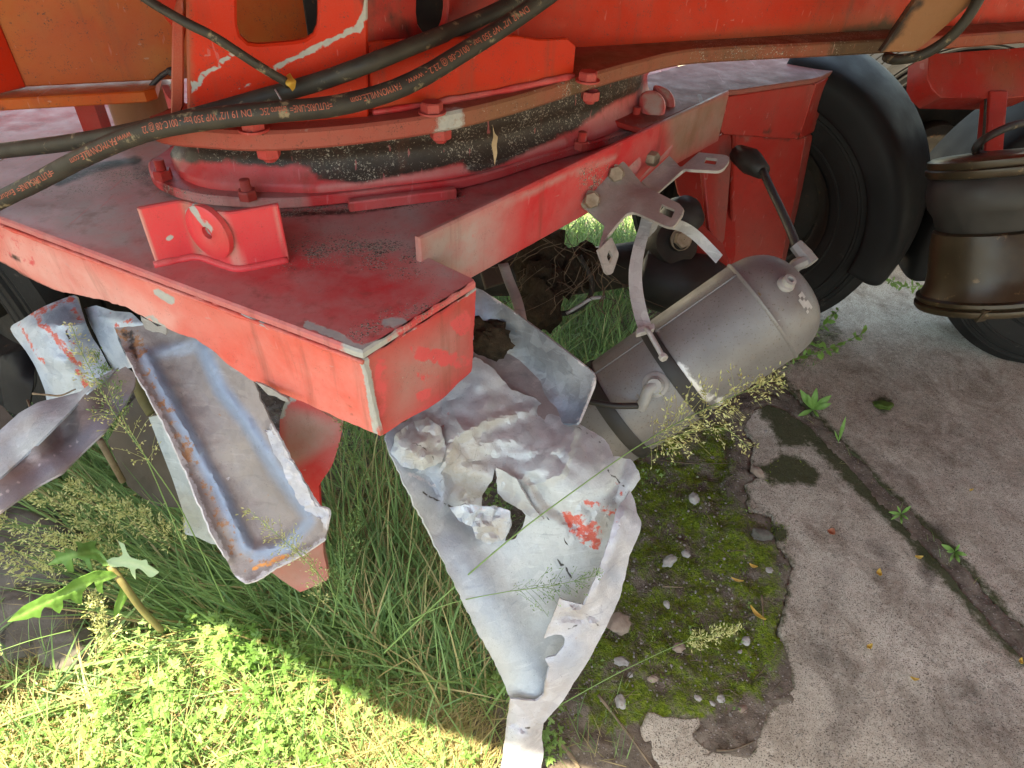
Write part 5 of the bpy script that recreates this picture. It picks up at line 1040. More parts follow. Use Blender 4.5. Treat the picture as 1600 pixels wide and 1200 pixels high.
# ---------------------------------------------------------------- rocks, stones, leaves, twigs
def last(n): return [o for o in COL.objects if o.name.split('.')[0] == n][-1]
def rock(x, y, d, r, sq, lab, sd, amp=.22):
    o = clump('rock', D(x, y, d), r, ROCKM, None, amp, sd, 4, sq); tag(o, lab, 'rock')
rock(45, 885, 1.50, .185, (1, .8, .62), 'broad grey rock behind the lobed green weed', 2.3)
rock(35, 985, 1.36, .115, (1.15, .8, .55), 'rounded grey rock below the lobed weed', 5.1)
rock(5, 1055, 1.31, .075, (1.2, .8, .5), 'lowest brown rock at the left edge above the straw', 7.7)
rock(108, 1015, 1.29, .048, (1.1, .8, .6), 'small pale rock where sunlight begins, beside the straw', 9.2)
def stone(x, y, w_, h_, mat, lab, seed):
    d = 1.3 / -ray(x, y)[2]; r = w_ / 2 / FPX * d
    r *= .85; o = clump('stone', P(x, y, .006) + arr([0, 0, r * .2]), r, mat, None, .34, seed, 3, (1, max(.55, h_ / w_), .6))
    o.rotation_euler = (0, 0, seed * .7); return tag(o, lab, 'stone')
for i, a in enumerate([(1046, 878, 30, 18, STONE, 'elongated white stone in the middle of the moss'), (1084, 780, 24, 18, STONE, 'white stone high in the moss near the torn sheet'), (1072, 866, 16, 14, STONE, 'small bluish white stone next to the elongated white one'),
        (1202, 892, 14, 16, STONE, 'pale round pebble at the concrete edge'), (1060, 1013, 24, 18, STONEB, 'pinkish brown stone in the moss beside the grass stem'), (1165, 1002, 18, 16, STONE, 'pale stone at the right rim of the moss'),
        (969, 1098, 28, 20, STONE, 'largest white stone at the foot of the metal flange'), (1090, 1093, 16, 14, STONE, 'pale stone near the concrete island'), (1126, 1093, 16, 14, STONE, 'grey stone right beside the concrete island'),
        (1160, 1110, 20, 16, STONEB, 'beige rounded stone by the small twig'), (970, 1034, 18, 26, STONE, 'upright grey stone beside the metal flange'), (1182, 740, 30, 16, STONEB, 'flat pinkish concrete flake on the slab edge'),
        (1190, 838, 40, 12, ROCKM, 'long grey concrete sliver below the moss notch'), (965, 975, 44, 40, STONEB, 'brown rough stone half hidden by the metal flange'), (1196, 675, 10, 9, STONE, 'tiny white pebble on the bare slab corner'), (1042, 945, 15, 11, STONE, 'grey pebble in the centre of the moss'),
        (1112, 1100, 12, 10, STONE, 'small grey pebble between two stones'), (1020, 1062, 20, 12, STONEB, 'flat brown pebble near the island of concrete'), (985, 1055, 12, 10, STONE, 'small pale pebble beside the upright stone')]):
    stone(*a, i + 1)
parts = []
base_bm = bmesh.new(); bmesh.ops.create_icosphere(base_bm, subdivisions=1, radius=1); iv = arr([v.co for v in base_bm.verts]); if_ = [[x.index for x in q.verts] for q in base_bm.faces]; base_bm.free()
def in_poly(poly, n):
    p = arr(poly); lo, hi = p.min(0), p.max(0); out = []
    while len(out) < n:
        q = rng.uniform(lo, hi, (n * 2, 2)); out += list(q[pip(q, poly)])
    return arr(out[:n])
MOSS_AREA = [(960, 720), (1010, 690), (1150, 670), (1165, 760), (1215, 830), (1235, 890), (1215, 980), (1240, 1050), (1190, 1130), (1100, 1110), (1010, 1110), (900, 1130), (870, 1180), (850, 1150), (960, 950), (1000, 830)]
for x, y in in_poly(MOSS_AREA, 700):
    r = rng.uniform(.0010, .0032) * (1.5 if rng.random() < .12 else 1); parts.append((P(x, y, .006) + iv * r * rng.uniform(.5, 1.2, 3) + rng.normal(0, r * .12, iv.shape), if_))
for x, y in in_poly([(1180, 640), (1900, 700), (1800, 1300), (1000, 1300), (1240, 1060)], 160):
    r = rng.uniform(.0008, .0022); parts.append((P(x, y, zs + .001) + iv * r * rng.uniform(.5, 1.2, 3), if_))
v, f = join(parts); tag(obj('gravel', v, f, simple('mixed_gravel', (.10, .085, .07), (.34, .31, .28), 120, .85), None, True, 60), kind='stuff')
def leaf_on(x, y, a, l, w_, mat, lab, z=zs + .004, curl=.006):
    c = P(x, y, z); u = arr([math.cos(a), math.sin(a), 0]); s = arr([-u[1], u[0], 0]); n = 9; V = []
    for i in range(n):
        t = i / (n - 1); ww = w_ * math.sin(math.pi * min(1, t * .96 + .02)) ** .8
        b = c + u * l * (t - .5) + arr([0, 0, curl * 4 * (t - .5) ** 2])
        V += [b - s * ww + arr([0, 0, curl * .6]), b, b + s * ww + arr([0, 0, curl * .5])]
    F_ = [(3 * i + k, 3 * i + k + 1, 3 * i + k + 4, 3 * i + k + 3) for i in range(n - 1) for k in (0, 1)]
    return tag(shell('fallen_leaf', np.array(V), F_, mat, None, .0006, 0, {'tint': rng.uniform(0, 1, len(V))}), lab, 'leaf')
RLEAF = leafmat('red_brown_leaf', (.28, .09, .05), (.40, .14, .07), .1)
leaf_on(1298, 833, .9, .022, .009, RLEAF, 'curled red-brown leaf alone on the bare slab')
leaf_on(1373, 897, 1.3, .020, .006, YLEAF, 'orange leaf by the dark stain on the slab'); leaf_on(1357, 1012, .6, .016, .005, YLEAF, 'yellow leaf in the middle of the slab'); leaf_on(1427, 1062, -.3, .016, .004, YLEAF, 'slim yellow leaf towards the dark lower right corner')
leaf_on(1434, 872, 0, .018, .005, YLEAF, 'small orange leaf on the stain beside the joint'); leaf_on(1182, 962, -.9, .040, .0055, YLEAF, 'long yellow leaf on the right rim of the moss', .014, .01); leaf_on(1151, 908, -.3, .026, .004, YLEAF, 'narrow pale leaf in the moss', .014)
leaf_on(1516, 767, .2, .010, .003, YLEAF, 'tiny pale leaf on the far slab'); leaf_on(1176, 886, -.4, .018, .005, YLEAF, 'yellow leaf near the pale round pebble', .014); leaf_on(1594, 1035, 1.2, .014, .004, YLEAF, 'yellow leaf at the joint near the right edge')
def gtwig(pts, r, mat, lab): twig('twig', [(x, y, 1.3 / -ray(x, y)[2] - .012) for x, y in pts], r, mat, lab)
gtwig([(1119, 1172), (1140, 1172), (1160, 1166), (1180, 1157)], .0025, ROOT, 'pale curved twig on the dirt by the concrete island'); gtwig([(1190, 930), (1192, 955), (1193, 977)], .0022, TWIG, 'short upright lying twig at the moss rim')
gtwig([(1030, 719), (1080, 724), (1137, 724)], .0018, ROOT, 'straight thin twig under the tank'); gtwig([(935, 1086), (965, 1125), (995, 1165), (1030, 1215)], .003, TWIG, 'long brown twig running to the bottom edge'); gtwig([(1035, 916), (1070, 918)], .0022, TWIG, 'short stick across the moss centre')
gtwig([(870, 1155), (890, 1178), (905, 1200)], .006, TWIG, 'thick broken stick at the bottom edge'); gtwig([(1205, 820), (1170, 828)], .001, ROOT, 'fine root crossing the slab edge')
parts = []
for x, y in in_poly(MOSS_AREA, 130):
    a = rng.uniform(0, 6.28); l = rng.uniform(.01, .045); c = P(x, y, .012); e_ = arr([math.cos(a), math.sin(a), 0]) * l
    parts.append(tubem([c, c + e_ * .5 + arr([0, 0, .004]), c + e_ + rng.normal(0, .004, 3) * [1, 1, 0]], rng.uniform(.0004, .0011), 4, False))
v, f = join(parts); tag(obj('plant_litter', v, f, ROOT), kind='stuff')
# fallen seed husk stuck on the greasy ring
sheet('dry_husk', [(770, 196), (773, 208), (778, 214), (776, 228), (777, 240), (773, 258), (771, 240), (768, 226), (771, 214)], [(770, 196, 1.10), (778, 225, 1.095), (773, 258, 1.085), (769, 230, 1.09)], STRAW, None, step=4, thick=.0008); tag(last('dry_husk'), 'dry straw husk stuck on the black greasy ring', 'husk')

# ---------------------------------------------------------------- grass and weeds
def blades(base, azm, elev, L, width, droop, ns=5, tw=.5):
    n = len(base); t = np.linspace(0, 1, ns + 1)[None, :, None]
    hd = np.stack([np.cos(azm), np.sin(azm), 0 * azm], 1)[:, None]
    z = arr([0, 0, 1.])
    c = base[:, None] + L[:, None, None] * (t * np.cos(elev)[:, None, None] * hd + t * np.sin(elev)[:, None, None] * z - droop[:, None, None] * t ** 2 * z + droop[:, None, None] * .55 * t ** 2 * hd)
    c[:, :, 2] = np.maximum(c[:, :, 2], .004)
    a2 = azm + math.pi / 2 + rng.normal(0, tw, n)
    s = np.stack([np.cos(a2), np.sin(a2), rng.normal(0, .3, n)], 1)[:, None]
    wv = width[:, None, None] * (np.clip(1 - t ** 2.2, .04, 1)) * (.55 + .45 * np.minimum(1, t * 5)) / 2
    V = np.stack([c - s * wv, c + s * wv], 2).reshape(-1, 3)
    k = 2 * (ns + 1); o = (np.arange(n) * k)[:, None]; i = np.arange(ns)[None] * 2 + o
    F_ = np.stack([i, i + 1, i + 3, i + 2], -1).reshape(-1, 4)
    return V, F_, k
def grass_obj(name, sets, mat):
    VV, FF, T, Dd = [], [], [], []; n0 = 0
    for (poly, n, a0, asd, e0, esd, L0, L1, w0, w1, dr, dry, zoff) in sets:
        q = in_poly(poly, n); base = np.array([P(x, y, zoff) for x, y in q]); 
        # clumping
        azm = rng.normal(math.radians(a0), math.radians(asd), n); el_ = np.clip(rng.normal(math.radians(e0), math.radians(esd), n), .05, 1.5)
        L = rng.uniform(L0, L1, n); wv = rng.uniform(w0, w1, n)
        V, F_, k = blades(base, azm, el_, L, wv, rng.uniform(.3, 1, n) * dr)
        VV.append(V); FF.append(F_ + n0); n0 += len(V); T.append(np.repeat(rng.uniform(0, 1, n), k)); Dd.append(np.repeat((rng.random(n) < dry) * rng.uniform(.6, 1, n), k))
    return tag(obj(name, np.concatenate(VV), np.concatenate(FF), mat, None, True, None, {'tint': np.concatenate(T), 'dry': np.concatenate(Dd)}), kind='stuff')
G1 = [(60, 760), (200, 700), (300, 760), (330, 820), (420, 905), (500, 930), (560, 1010), (420, 1060), (300, 1000), (200, 960)]
G2 = [(520, 660), (610, 700), (640, 790), (700, 900), (790, 1080), (800, 1140), (700, 1130), (600, 1080), (520, 1010), (500, 900), (520, 780)]
G3 = [(-150, 1040), (120, 1030), (220, 1000), (330, 960), (560, 1080), (640, 1100), (760, 1190), (780, 1320), (-200, 1320)]
GB = [(760, 480), (960, 470), (1000, 540), (1010, 640), (900, 640), (800, 580)]
grass_obj('grass', [
    (G1, 900, 165, 26, 42, 14, .16, .38, .0022, .0058, .35, .10, 0), (G1, 350, 150, 70, 55, 15, .1, .25, .002, .004, .4, .3, 0),
    (G2, 950, 100, 60, 62, 18, .14, .36, .0018, .005, .5, .28, 0), (G2, 420, 200, 60, 30, 14, .08, .22, .0012, .003, .3, .55, 0),
    ([(380, 860), (560, 880), (640, 960), (700, 1080), (560, 1090), (420, 1000)], 850, 150, 60, 50, 18, .10, .30, .002, .0055, .45, .10, 0),
    (G3, 1300, 120, 80, 45, 20, .08, .24, .0013, .0035, .5, .25, .02), ([(-120, 1060), (90, 1050), (230, 1100), (100, 1230), (-150, 1250)], 90, 20, 30, 30, 12, .18, .34, .006, .010, .5, .1, 0),
    (GB, 1500, 90, 70, 60, 16, .10, .26, .0018, .0045, .45, .08, 0), ([(740, 360), (1020, 360), (1020, 490), (740, 490)], 1700, 90, 80, 58, 16, .12, .30, .003, .008, .5, .03, 0),
    ([(-60, 640), (160, 680), (250, 720), (200, 800), (-60, 790)], 500, 150, 60, 50, 18, .08, .24, .0015, .0035, .4, .1, 0),
    ([(880, 1080), (1000, 1090), (990, 1200), (860, 1200)], 60, 90, 90, 40, 20, .03, .09, .001, .0025, .4, .3, 0),
    ([(1190, 520), (1290, 480), (1300, 560), (1220, 600)], 140, 60, 90, 40, 20, .03, .08, .0012, .003, .5, .25, 0),
    ([(1215, 600), (1300, 680), (1400, 790), (1480, 870), (1600, 1010), (1590, 1000), (1470, 880), (1395, 805), (1290, 695)], 80, 60, 90, 35, 20, .015, .05, .001, .002, .5, .4, 0)], GRASS)
grass_obj('dry_grass', [([(-150, 1060), (60, 1040), (200, 1020), (260, 1080), (160, 1240), (-150, 1250)], 1500, 150, 30, 10, 7, .10, .28, .0016, .004, .12, 1, .01), ([(540, 1080), (640, 1085), (760, 1180), (740, 1290), (560, 1290), (500, 1180)], 2300, 100, 80, 12, 9, .04, .14, .0012, .0026, .15, 1, .012),
    ([(470, 850), (580, 870), (620, 960), (540, 980), (480, 930)], 900, 170, 70, 12, 9, .06, .20, .001, .002, .2, 1, .02), ([(540, 740), (640, 740), (720, 900), (760, 1040), (600, 1040), (500, 900)], 1300, 120, 70, 14, 10, .06, .18, .001, .002, .2, 1, .01), (G3, 1500, 130, 80, 10, 8, .05, .18, .001, .003, .2, 1, .01),
    ([(280, 740), (350, 800), (330, 840), (250, 790)], 300, 90, 80, 14, 10, .05, .14, .0008, .0016, .2, 1, .02), (G1, 500, 160, 60, 10, 8, .06, .2, .001, .002, .2, 1, .01), (GB, 200, 90, 70, 30, 20, .1, .2, .001, .002, .3, 1, 0)], GRASS)
# lobed small leaves
LOBE = [(-.12, 0)]
for i in range(37):
    a = -2.75 + 5.5 * i / 36; r_ = (.30 + .70 * abs(math.cos(a * 2.0)) ** 1.3) * (.84 + .16 * math.cos(a * 13)) * (.72 + .28 * math.cos(a / 2)); LOBE.append((r_ * math.cos(a), r_ * math.sin(a)))
LOBE = arr(LOBE)
def leafy(name, sets, mat):
    VV, FF, T, Dd = [], [], [], []; n0 = 0
    for poly, n, r0, r1, z0, z1, tilt in sets:
        for x, y in in_poly(poly, n):
            r = rng.uniform(r0 * .8, r1 * 1.35); z = z0 + (z1 - z0) * rng.random() ** 1.4; c = P(x, y, z); t = np.clip(.5 + .9 * noise.fractal(Vector((x / 90, y / 90, 2)), 1, 2, 3) + rng.normal(0, .22), 0, 1)
            if noise.fractal(Vector((x / 55, y / 55, 7)), 1, 2, 3) < -.22 and poly is WP: continue
            for j in range(int(rng.integers(1, 4))):
                a = rng.uniform(0, 6.28) if j == 0 else a + 2.1 + rng.normal(0, .5)
                nrm = arr([rng.normal(0, tilt), rng.normal(-.15, tilt), 1]); nrm /= np.linalg.norm(nrm)
                u = arr([math.cos(a), math.sin(a), 0]); u -= nrm * u.dot(nrm); u /= np.linalg.norm(u); s = np.cross(nrm, u)
                rr_ = np.hypot(LOBE[:, 0], LOBE[:, 1])
                v = c + u * r * .7 + r * .62 * (LOBE[:, :1] * u + LOBE[:, 1:] * s) - nrm * (r * .16 * rr_[:, None] ** 2)
                VV.append(v); FF += [(n0, n0 + i, n0 + i + 1) for i in range(1, len(LOBE) - 1)]; n0 += len(v)
                T.append(np.full(len(v), np.clip(t + rng.normal(0, .12), 0, 1))); Dd.append(np.full(len(v), .5 if rng.random() < .015 else 0))
    return tag(obj(name, np.concatenate(VV), FF, mat, None, True, None, {'tint': np.concatenate(T), 'dry': np.concatenate(Dd)}), kind='stuff')
WP = [(170, 1010), (260, 960), (340, 950), (470, 1010), (580, 1080), (560, 1120), (520, 1180), (560, 1260), (100, 1260), (140, 1120)]
leafy('leafy_weeds', [(WP, 1000, .009, .019, .02, .13, .65), ([(640, 1120), (740, 1160), (740, 1250), (620, 1250)], 40, .010, .018, .02, .07, .4), ([(740, 1040), (790, 1030), (800, 1080), (760, 1100)], 26, .010, .018, .02, .08, .4), ([(835, 1120), (870, 1110), (880, 1160), (850, 1190), (850, 1230)], 20, .009, .016, .01, .05, .4),
    ([(300, 960), (420, 1000), (400, 1050), (300, 1010)], 120, .010, .018, .05, .16, .5), ([(-100, 1130), (120, 1110), (140, 1250), (-100, 1250)], 120, .008, .016, .02, .1, .5)], WEED)
leafy('clover_sprouts', [(MOSS_AREA, 70, .0035, .0065, .012, .022, .25), ([(880, 560), (970, 540), (1000, 640), (900, 620)], 60, .008, .015, .05, .14, .5), ([(760, 755), (800, 760), (800, 830), (770, 830)], 40, .006, .011, .05, .12, .4), ([(1000, 690), (1060, 680), (1050, 740), (1000, 760)], 16, .006, .01, .01, .03, .4), ([(320, 815), (345, 820), (340, 845)], 6, .008, .012, .1, .14, .3),
    ([(1200, 540), (1290, 510), (1290, 570), (1220, 590)], 40, .005, .009, .01, .05, .4)], WEED)
# moss tufts
VV, FF, TT = [], [], []; n0 = 0
for poly, n in ((MOSS_AREA, 6500), ([(1190, 730), (1230, 708), (1280, 742), (1270, 758), (1200, 758)], 260), ([(1195, 815), (1232, 820), (1230, 850), (1200, 845)], 120)):
    q = in_poly(poly, n); keep = np.array([noise.fractal(Vector((x / 60, y / 60, 4)), 1, 2, 3) > .08 for x, y in q]); q = q[keep]
    base = np.array([P(x, y, .004 if poly is MOSS_AREA else zs) for x, y in q]); m = len(q)
    V, F_, k = blades(base, rng.uniform(0, 6.28, m), rng.uniform(.5, 1.4, m), rng.uniform(.004, .011, m), rng.uniform(.0016, .0034, m), rng.uniform(.1, .5, m), 2)
    VV.append(V); FF.append(F_ + n0); n0 += len(V); TT.append(np.repeat(rng.uniform(0, 1, m), k))
tag(obj('moss', np.concatenate(VV), np.concatenate(FF), MOSSM, None, True, None, {'tint': np.concatenate(TT)}), kind='stuff')
mc_ = clump('moss_clump', P(1380, 633, zs + .004), .022, MOSSM, None, .4, 5, 3, (1.25, .8, .45)); tag(mc_, 'single dark moss clump on the far slab', 'moss')

# grass stems with loose seed heads
def panicle(pts, h0, spread, n, lab, mat=SEED, r=.0011, sz=(.0036, .0065)):
    p = resample(spline([D(*q) for q in pts], 8), .008); m = len(p)
    t = empty('seeding_grass', p[0], lab, 'grass stem', 'seeding grass stems')
    v, f = tubem(p, np.linspace(r, r * .35, m), 5, False); obj('stalk', v, f, GRASS, t, True, None, {'tint': np.full(len(v), .8)})
    VV, FF, T = [], [], []; n0 = 0; br = []
    k0 = int(m * h0); T_ = np.gradient(p, axis=0); T_ /= np.linalg.norm(T_, axis=1)[:, None]
    for i in range(n):
        u = rng.random(); k = min(m - 1, int(k0 + (m - k0) * u)); a, b, d = frame(T_[k]); ph = rng.uniform(0, 6.28)
        L = spread * (1.05 - .8 * u) * rng.uniform(.4, 1.1); dirv = (a * math.cos(ph) + b * math.sin(ph)) * .75 + d * rng.uniform(.3, .9); dirv /= np.linalg.norm(dirv)
        c0_ = p[k]; c1_ = c0_ + dirv * L * .6; c2_ = c0_ + dirv * L + arr([0, 0, -.12 * L])
        br.append(tubem([c0_, c1_, c2_], .00028, 3, False))
        for j in range(int(rng.integers(4, 8))):
            s = rng.uniform(.3, 1.02); q = c0_ + (c2_ - c0_) * s + rng.normal(0, .0035, 3); dv = dirv + rng.normal(0, .55, 3); dv /= np.linalg.norm(dv)
            l_ = rng.uniform(*sz); sv = np.cross(dv, rng.normal(0, 1, 3)); sv /= np.linalg.norm(sv); ww = l_ * .2; nv_ = np.cross(dv, sv)
            VV += [q, q + dv * l_ * .45 + sv * ww, q + dv * l_ * .45 - sv * ww, q + dv * l_, q + dv * l_ * .4 + nv_ * ww]; FF += [(n0, n0 + 1, n0 + 4), (n0, n0 + 4, n0 + 2), (n0 + 1, n0 + 3, n0 + 4), (n0 + 4, n0 + 3, n0 + 2)]; n0 += 5
            T += [rng.random()] * 5
    v, f = join(br + [(VV, FF)]); tt = np.r_[np.full(len(v) - len(VV), .4), T]
    obj('seed_head', v, f, mat, t, True, None, {'tint': tt})
panicle([(600, 1020, 1.16), (690, 935, 1.06), (800, 840, 1.0), (900, 765, .985), (1005, 692, 1.0), (1100, 640, 1.05), (1215, 590, 1.1)], .70, .085, 100, 'tallest seeding grass stem crossing the crumpled sheet towards the tank', sz=(.005, .009), r=.0016)
panicle([(1005, 700, 1.02), (1060, 680, 1.06), (1130, 670, 1.09), (1170, 700, 1.1)], .1, .06, 34, 'short drooping seed head just below the tank', sz=(.005, .008))
panicle([(640, 970, 1.1), (700, 944, 1.04), (790, 925, 1.0), (860, 916, .995), (930, 900, 1.0)], .62, .055, 44, 'seed head hanging in front of the crumpled sheet above its fold', GRASS, sz=(.003, .005))
panicle([(860, 1110, 1.16), (950, 1060, 1.14), (1010, 1030, 1.15), (1075, 1002, 1.16), (1155, 982, 1.17)], .72, .026, 46, 'compact seed head lying over the mossy ground', sz=(.005, .008))
panicle([(350, 940, 1.2), (285, 800, 1.06), (225, 710, 1.0), (175, 640, .985), (130, 555, .98), (112, 510, .99)], .58, .055, 60, 'tall seeding stem in front of the twisted strip and crushed box', r=.0013)
panicle([(290, 860, 1.1), (230, 720, 1.02), (190, 650, 1.0), (150, 560, 1.0)], .7, .05, 40, 'second seeding stem close beside the rusty tray top', GRASS)
panicle([(545, 960, 1.15), (500, 900, 1.03), (450, 850, 1.0), (392, 800, .99)], .62, .045, 34, 'seed head in front of the lower end of the rusty tray')
panicle([(520, 980, 1.2), (528, 920, 1.1), (540, 860, 1.08), (556, 800, 1.08)], .45, .05, 70, 'bushy green seed head right of the rusty tray', GRASS)
panicle([(480, 985, 1.15), (500, 930, 1.06), (490, 880, 1.04), (470, 860, 1.04)], .5, .04, 26, 'small seed head over the foot of the red plate')
panicle([(560, 800, 1.25), (556, 740, 1.15), (540, 690, 1.12), (530, 650, 1.12)], .5, .04, 36, 'seed head rising past the upper red plate', GRASS)
panicle([(180, 1010, 1.2), (165, 980, 1.13), (150, 950, 1.1), (140, 930, 1.08)], .2, .05, 60, 'bright seed head in the sun below the lobed weed', sz=(.005, .008))
for i, (x, y, lab) in enumerate([(40, 830, 'leftmost dense seed head before the broad rock'), (95, 790, 'dense seed head just under the twisted strip'), (150, 775, 'seed head between the strip and the grass fan'), (125, 850, 'lower seed head above the lobed weed'), (15, 868, 'small seed head at the left edge on the rock'), (205, 800, 'seed head in the dark gap left of the tray')]):
    panicle([(x + 150, y + 90, 1.25), (x + 80, y + 45, 1.16), (x + 20, y + 10, 1.12), (x - 40, y - 16, 1.12)], .45, .05, 60, lab, sz=(.005, .009), r=.0008)
panicle([(130, 900, 1.2), (70, 880, 1.12), (0, 850, 1.08), (-40, 840, 1.06)], .9, .02, 6, 'bare thin stem crossing the broad rock'); panicle([(110, 985, 1.16), (50, 1000, 1.12), (-10, 1020, 1.1)], .9, .02, 5, 'bare stem crossing the split rock')
# wild lettuce
le = empty('lobed_weed', D(245, 975, 1.2), 'lobed green weed with jagged leaves at the lower left, in front of the rocks', 'weed')
v, f = tubem(resample(spline([D(172, 884, 1.07), D(195, 915, 1.09), D(220, 950, 1.14), D(252, 985, 1.2)], 6), .01), .0058, 8); obj('stem', v, f, simple('purple_green_stem', (.16, .12, .05), (.20, .19, .07), 40, .5), le)
LA = [(11, 972), (35, 948), (58, 936), (70, 929), (82, 928), (98, 920), (115, 906), (135, 898), (150, 892), (175, 893), (184, 900), (172, 906), (161, 909), (160, 918), (162, 928), (152, 924), (147, 909), (136, 917), (129, 927), (128, 944), (118, 942), (110, 936), (98, 937), (99, 948), (93, 959), (86, 955), (80, 949), (70, 948), (65, 955), (63, 966), (52, 964), (42, 968)]
LB = [(73, 883), (82, 876), (88, 870), (80, 859), (92, 862), (103, 864), (100, 855), (110, 858), (120, 862), (122, 855), (117, 845), (130, 849), (140, 846), (151, 845), (148, 856), (158, 862), (166, 873), (172, 884), (161, 885), (154, 876), (146, 874), (140, 873), (143, 884), (146, 894), (137, 887), (132, 876), (122, 872), (112, 873), (114, 883), (116, 894), (106, 892), (98, 880), (86, 882)]
LC = [(166, 876), (176, 871), (185, 871), (192, 867), (189, 856), (184, 845), (194, 850), (198, 862), (204, 871), (220, 876), (229, 874), (231, 882), (240, 888), (249, 894), (240, 901), (233, 902), (224, 893), (217, 888), (211, 889), (212, 906), (206, 898), (202, 888), (192, 885), (182, 886), (172, 886)]
LDD = [(186, 926), (192, 912), (202, 908), (205, 925), (196, 940), (185, 960), (178, 968), (178, 950)]
def wleaf(o_, c_, mat, mid):
    sheet('leaf', o_, c_, mat, le, step=3.2, thick=.0008, edge=3, bumps=[(mid, 2.2, -.0022)], crumple=[(14, .0022, 2.5)], masks={'tint': [('l', mid, 3, 1), ('p', o_, 30, .35)]})
wleaf(LA, [(11, 972, 1.05), (70, 935, 1.03), (98, 955, 1.055), (150, 900, 1.05), (184, 900, 1.07), (128, 944, 1.075), (115, 908, 1.04)], LETT, [(14, 970), (70, 942), (120, 918), (182, 898)])
wleaf(LB, [(73, 883, 1.07), (117, 845, 1.1), (151, 845, 1.09), (172, 884, 1.07), (116, 894, 1.075), (120, 868, 1.06)], LETT, [(75, 882), (115, 867), (150, 862), (170, 882)])
wleaf(LC, [(166, 876, 1.07), (184, 845, 1.06), (249, 894, 1.04), (212, 906, 1.06), (205, 880, 1.045)], LETTP, [(168, 878), (205, 880), (246, 895)])
wleaf(LDD, [(186, 926, 1.1), (202, 908, 1.1), (178, 968, 1.13), (196, 940, 1.12)], LETT, [(200, 910), (190, 935), (180, 966)])
# broad leaves in the sun
def lance(base, tips, wpx, d0, d1, mat, parent):
    for x, y in tips:
        b = arr(base); e_ = arr([x, y]) - b; L = np.linalg.norm(e_); u = e_ / L; s = arr([-u[1], u[0]]); k = wpx * L
        oo = [b + u * L * t + s * k * w_ for t, w_ in ((0, .08), (.25, .7), (.5, 1), (.75, .65), (1, 0))] + [b + u * L * t - s * k * w_ for t, w_ in ((.75, .65), (.5, 1), (.25, .7), (0, .08))]
        sheet('leaf', oo, [(*b, d0), (x, y, d1), (*(b + u * L * .5), (d0 + d1) / 2 - .008), (*(oo[2]), (d0 + d1) / 2 - .012), (*(oo[6]), (d0 + d1) / 2 - .012)], mat, parent, step=3, edge=3, thick=.0006, smooth_out=0, masks={'tint': [('l', [tuple(b), (x, y)], 2, 1), ('p', oo, 20, .5)]})
def sprout(base, tips, wpx, lab, lift=.05, mat=LETT):
    x, y = base; d = 1.3 / -ray(x, y)[2]
    t = empty('sprout', P(x, y, 0), lab, 'small plant', 'weeds in the slab joint')
    top = min(q[1] for q in tips)
    lance(base, tips, wpx, d - .02, d - .05, mat, t)
    v, f = tubem([D(x, y + 10, d), D(x, y, d - .02)], .0015, 5); obj('stem', v, f, GRASS, t, True, None, {'tint': np.full(len(v), .5)})
sprout((1270, 640), [(1250, 608), (1276, 605), (1300, 617), (1300, 630), (1246, 650), (1280, 652), (1262, 615)], .16, 'leafy sprout where the joint starts beneath the tank')
sprout((1408, 803), [(1388, 800), (1392, 812), (1409, 820), (1420, 812), (1402, 790), (1424, 790)], .14, 'thin-leaved sprout halfway along the slab joint')
sprout((1492, 862), [(1470, 850), (1484, 878), (1500, 850), (1512, 868), (1478, 862), (1500, 880)], .16, 'sprout in the dark stain further down the joint')
sprout((1310, 690), [(1318, 668), (1322, 650), (1304, 672)], .08, 'wispy sprout beside the first leafy one')
vn = empty('creeper', P(1250, 560, 0), 'leafy creeper sprawling from the tank onto the bright slab', 'creeper')
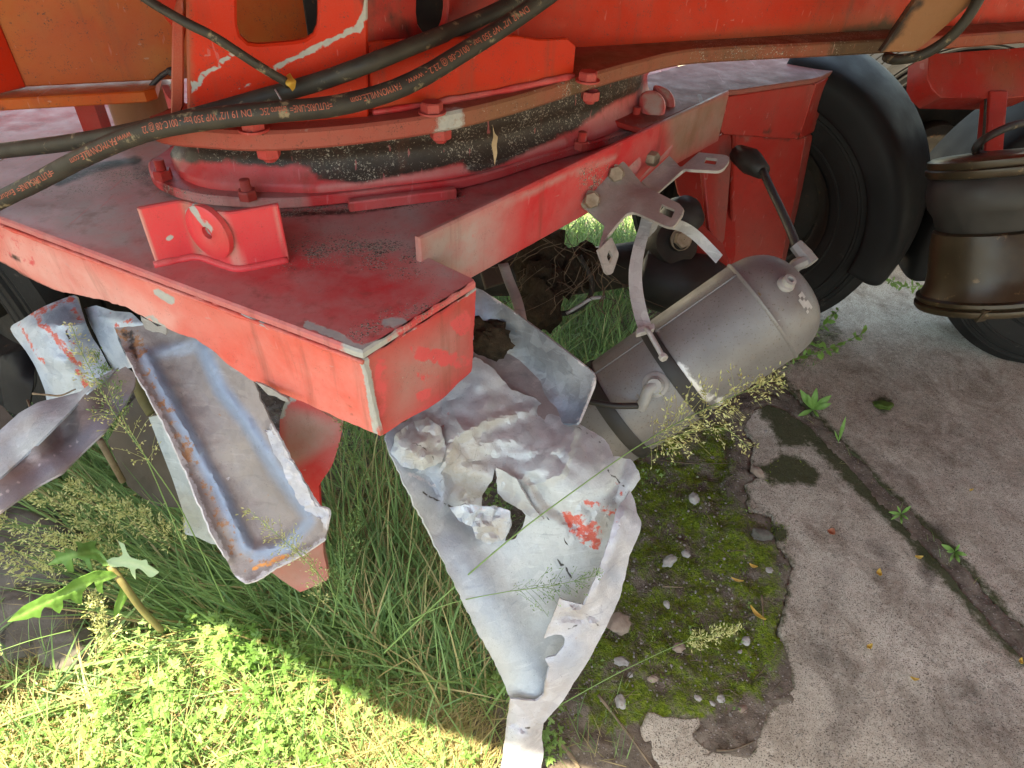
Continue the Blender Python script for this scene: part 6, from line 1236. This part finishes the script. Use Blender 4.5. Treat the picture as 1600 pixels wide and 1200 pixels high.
for pth in ([(1225, 560, 1.75), (1260, 530, 1.8), (1290, 505, 1.83), (1310, 485, 1.88)], [(1240, 560, 1.75), (1280, 550, 1.78), (1320, 535, 1.83), (1350, 520, 1.88)], [(1262, 535, 1.79), (1285, 545, 1.8), (1312, 552, 1.8)]):
    p = resample(spline([D(*q) for q in pth], 8), .008); v, f = tubem(p, .0014, 5); obj('vine', v, f, GRASS, vn, True, None, {'tint': np.full(len(v), .4)})
    VV, FF, T = [], [], []; n0 = 0
    for q in p[::2]:
        for j in range(2):
            r = rng.uniform(.006, .013); nrm = arr([rng.normal(0, .5), rng.normal(-.4, .4), 1]); nrm /= np.linalg.norm(nrm); u = rng.normal(0, 1, 3); u -= nrm * u.dot(nrm); u /= np.linalg.norm(u); s = np.cross(nrm, u)
            v = q + u * r + r * (arr([(-1, 0), (-.3, .45), (.4, .4), (1, 0), (.4, -.4), (-.3, -.45)]) @ np.stack([u, s])); VV.append(v); FF.append(tuple(range(n0, n0 + 6))); n0 += 6; T += [rng.random()] * 6
    tag(obj('vine_leaves', np.concatenate(VV), FF, LETT, vn, False, None, {'tint': T}), kind='stuff')
vt = empty('creeper', D(1400, 445, 2.0), 'bright little creeper hanging before the far tyre between the mudguards', 'creeper')
p = resample(spline([D(x, y, 2.02) for x, y in [(1372, 436), (1395, 440), (1415, 448), (1442, 446)]], 8), .006); v, f = tubem(p, .0012, 5); obj('vine', v, f, GRASS, vt, True, None, {'tint': np.full(len(v), .6)})
VV, FF, T = [], [], []; n0 = 0
for q in np.r_[p, p[5:]]:
    r = rng.uniform(.005, .011); nrm = arr([rng.normal(0, .5), -1, .6]); nrm /= np.linalg.norm(nrm); u = rng.normal(0, 1, 3); u -= nrm * u.dot(nrm); u /= np.linalg.norm(u); s = np.cross(nrm, u)
    v = q + u * r * 1.2 + r * (arr([(-1, 0), (-.3, .45), (.4, .4), (1, 0), (.4, -.4), (-.3, -.45)]) @ np.stack([u, s])); VV.append(v); FF.append(tuple(range(n0, n0 + 6))); n0 += 6; T += [rng.random()] * 6
tag(obj('vine_leaves', np.concatenate(VV), FF, WEED, vt, False, None, {'tint': T}), kind='stuff')
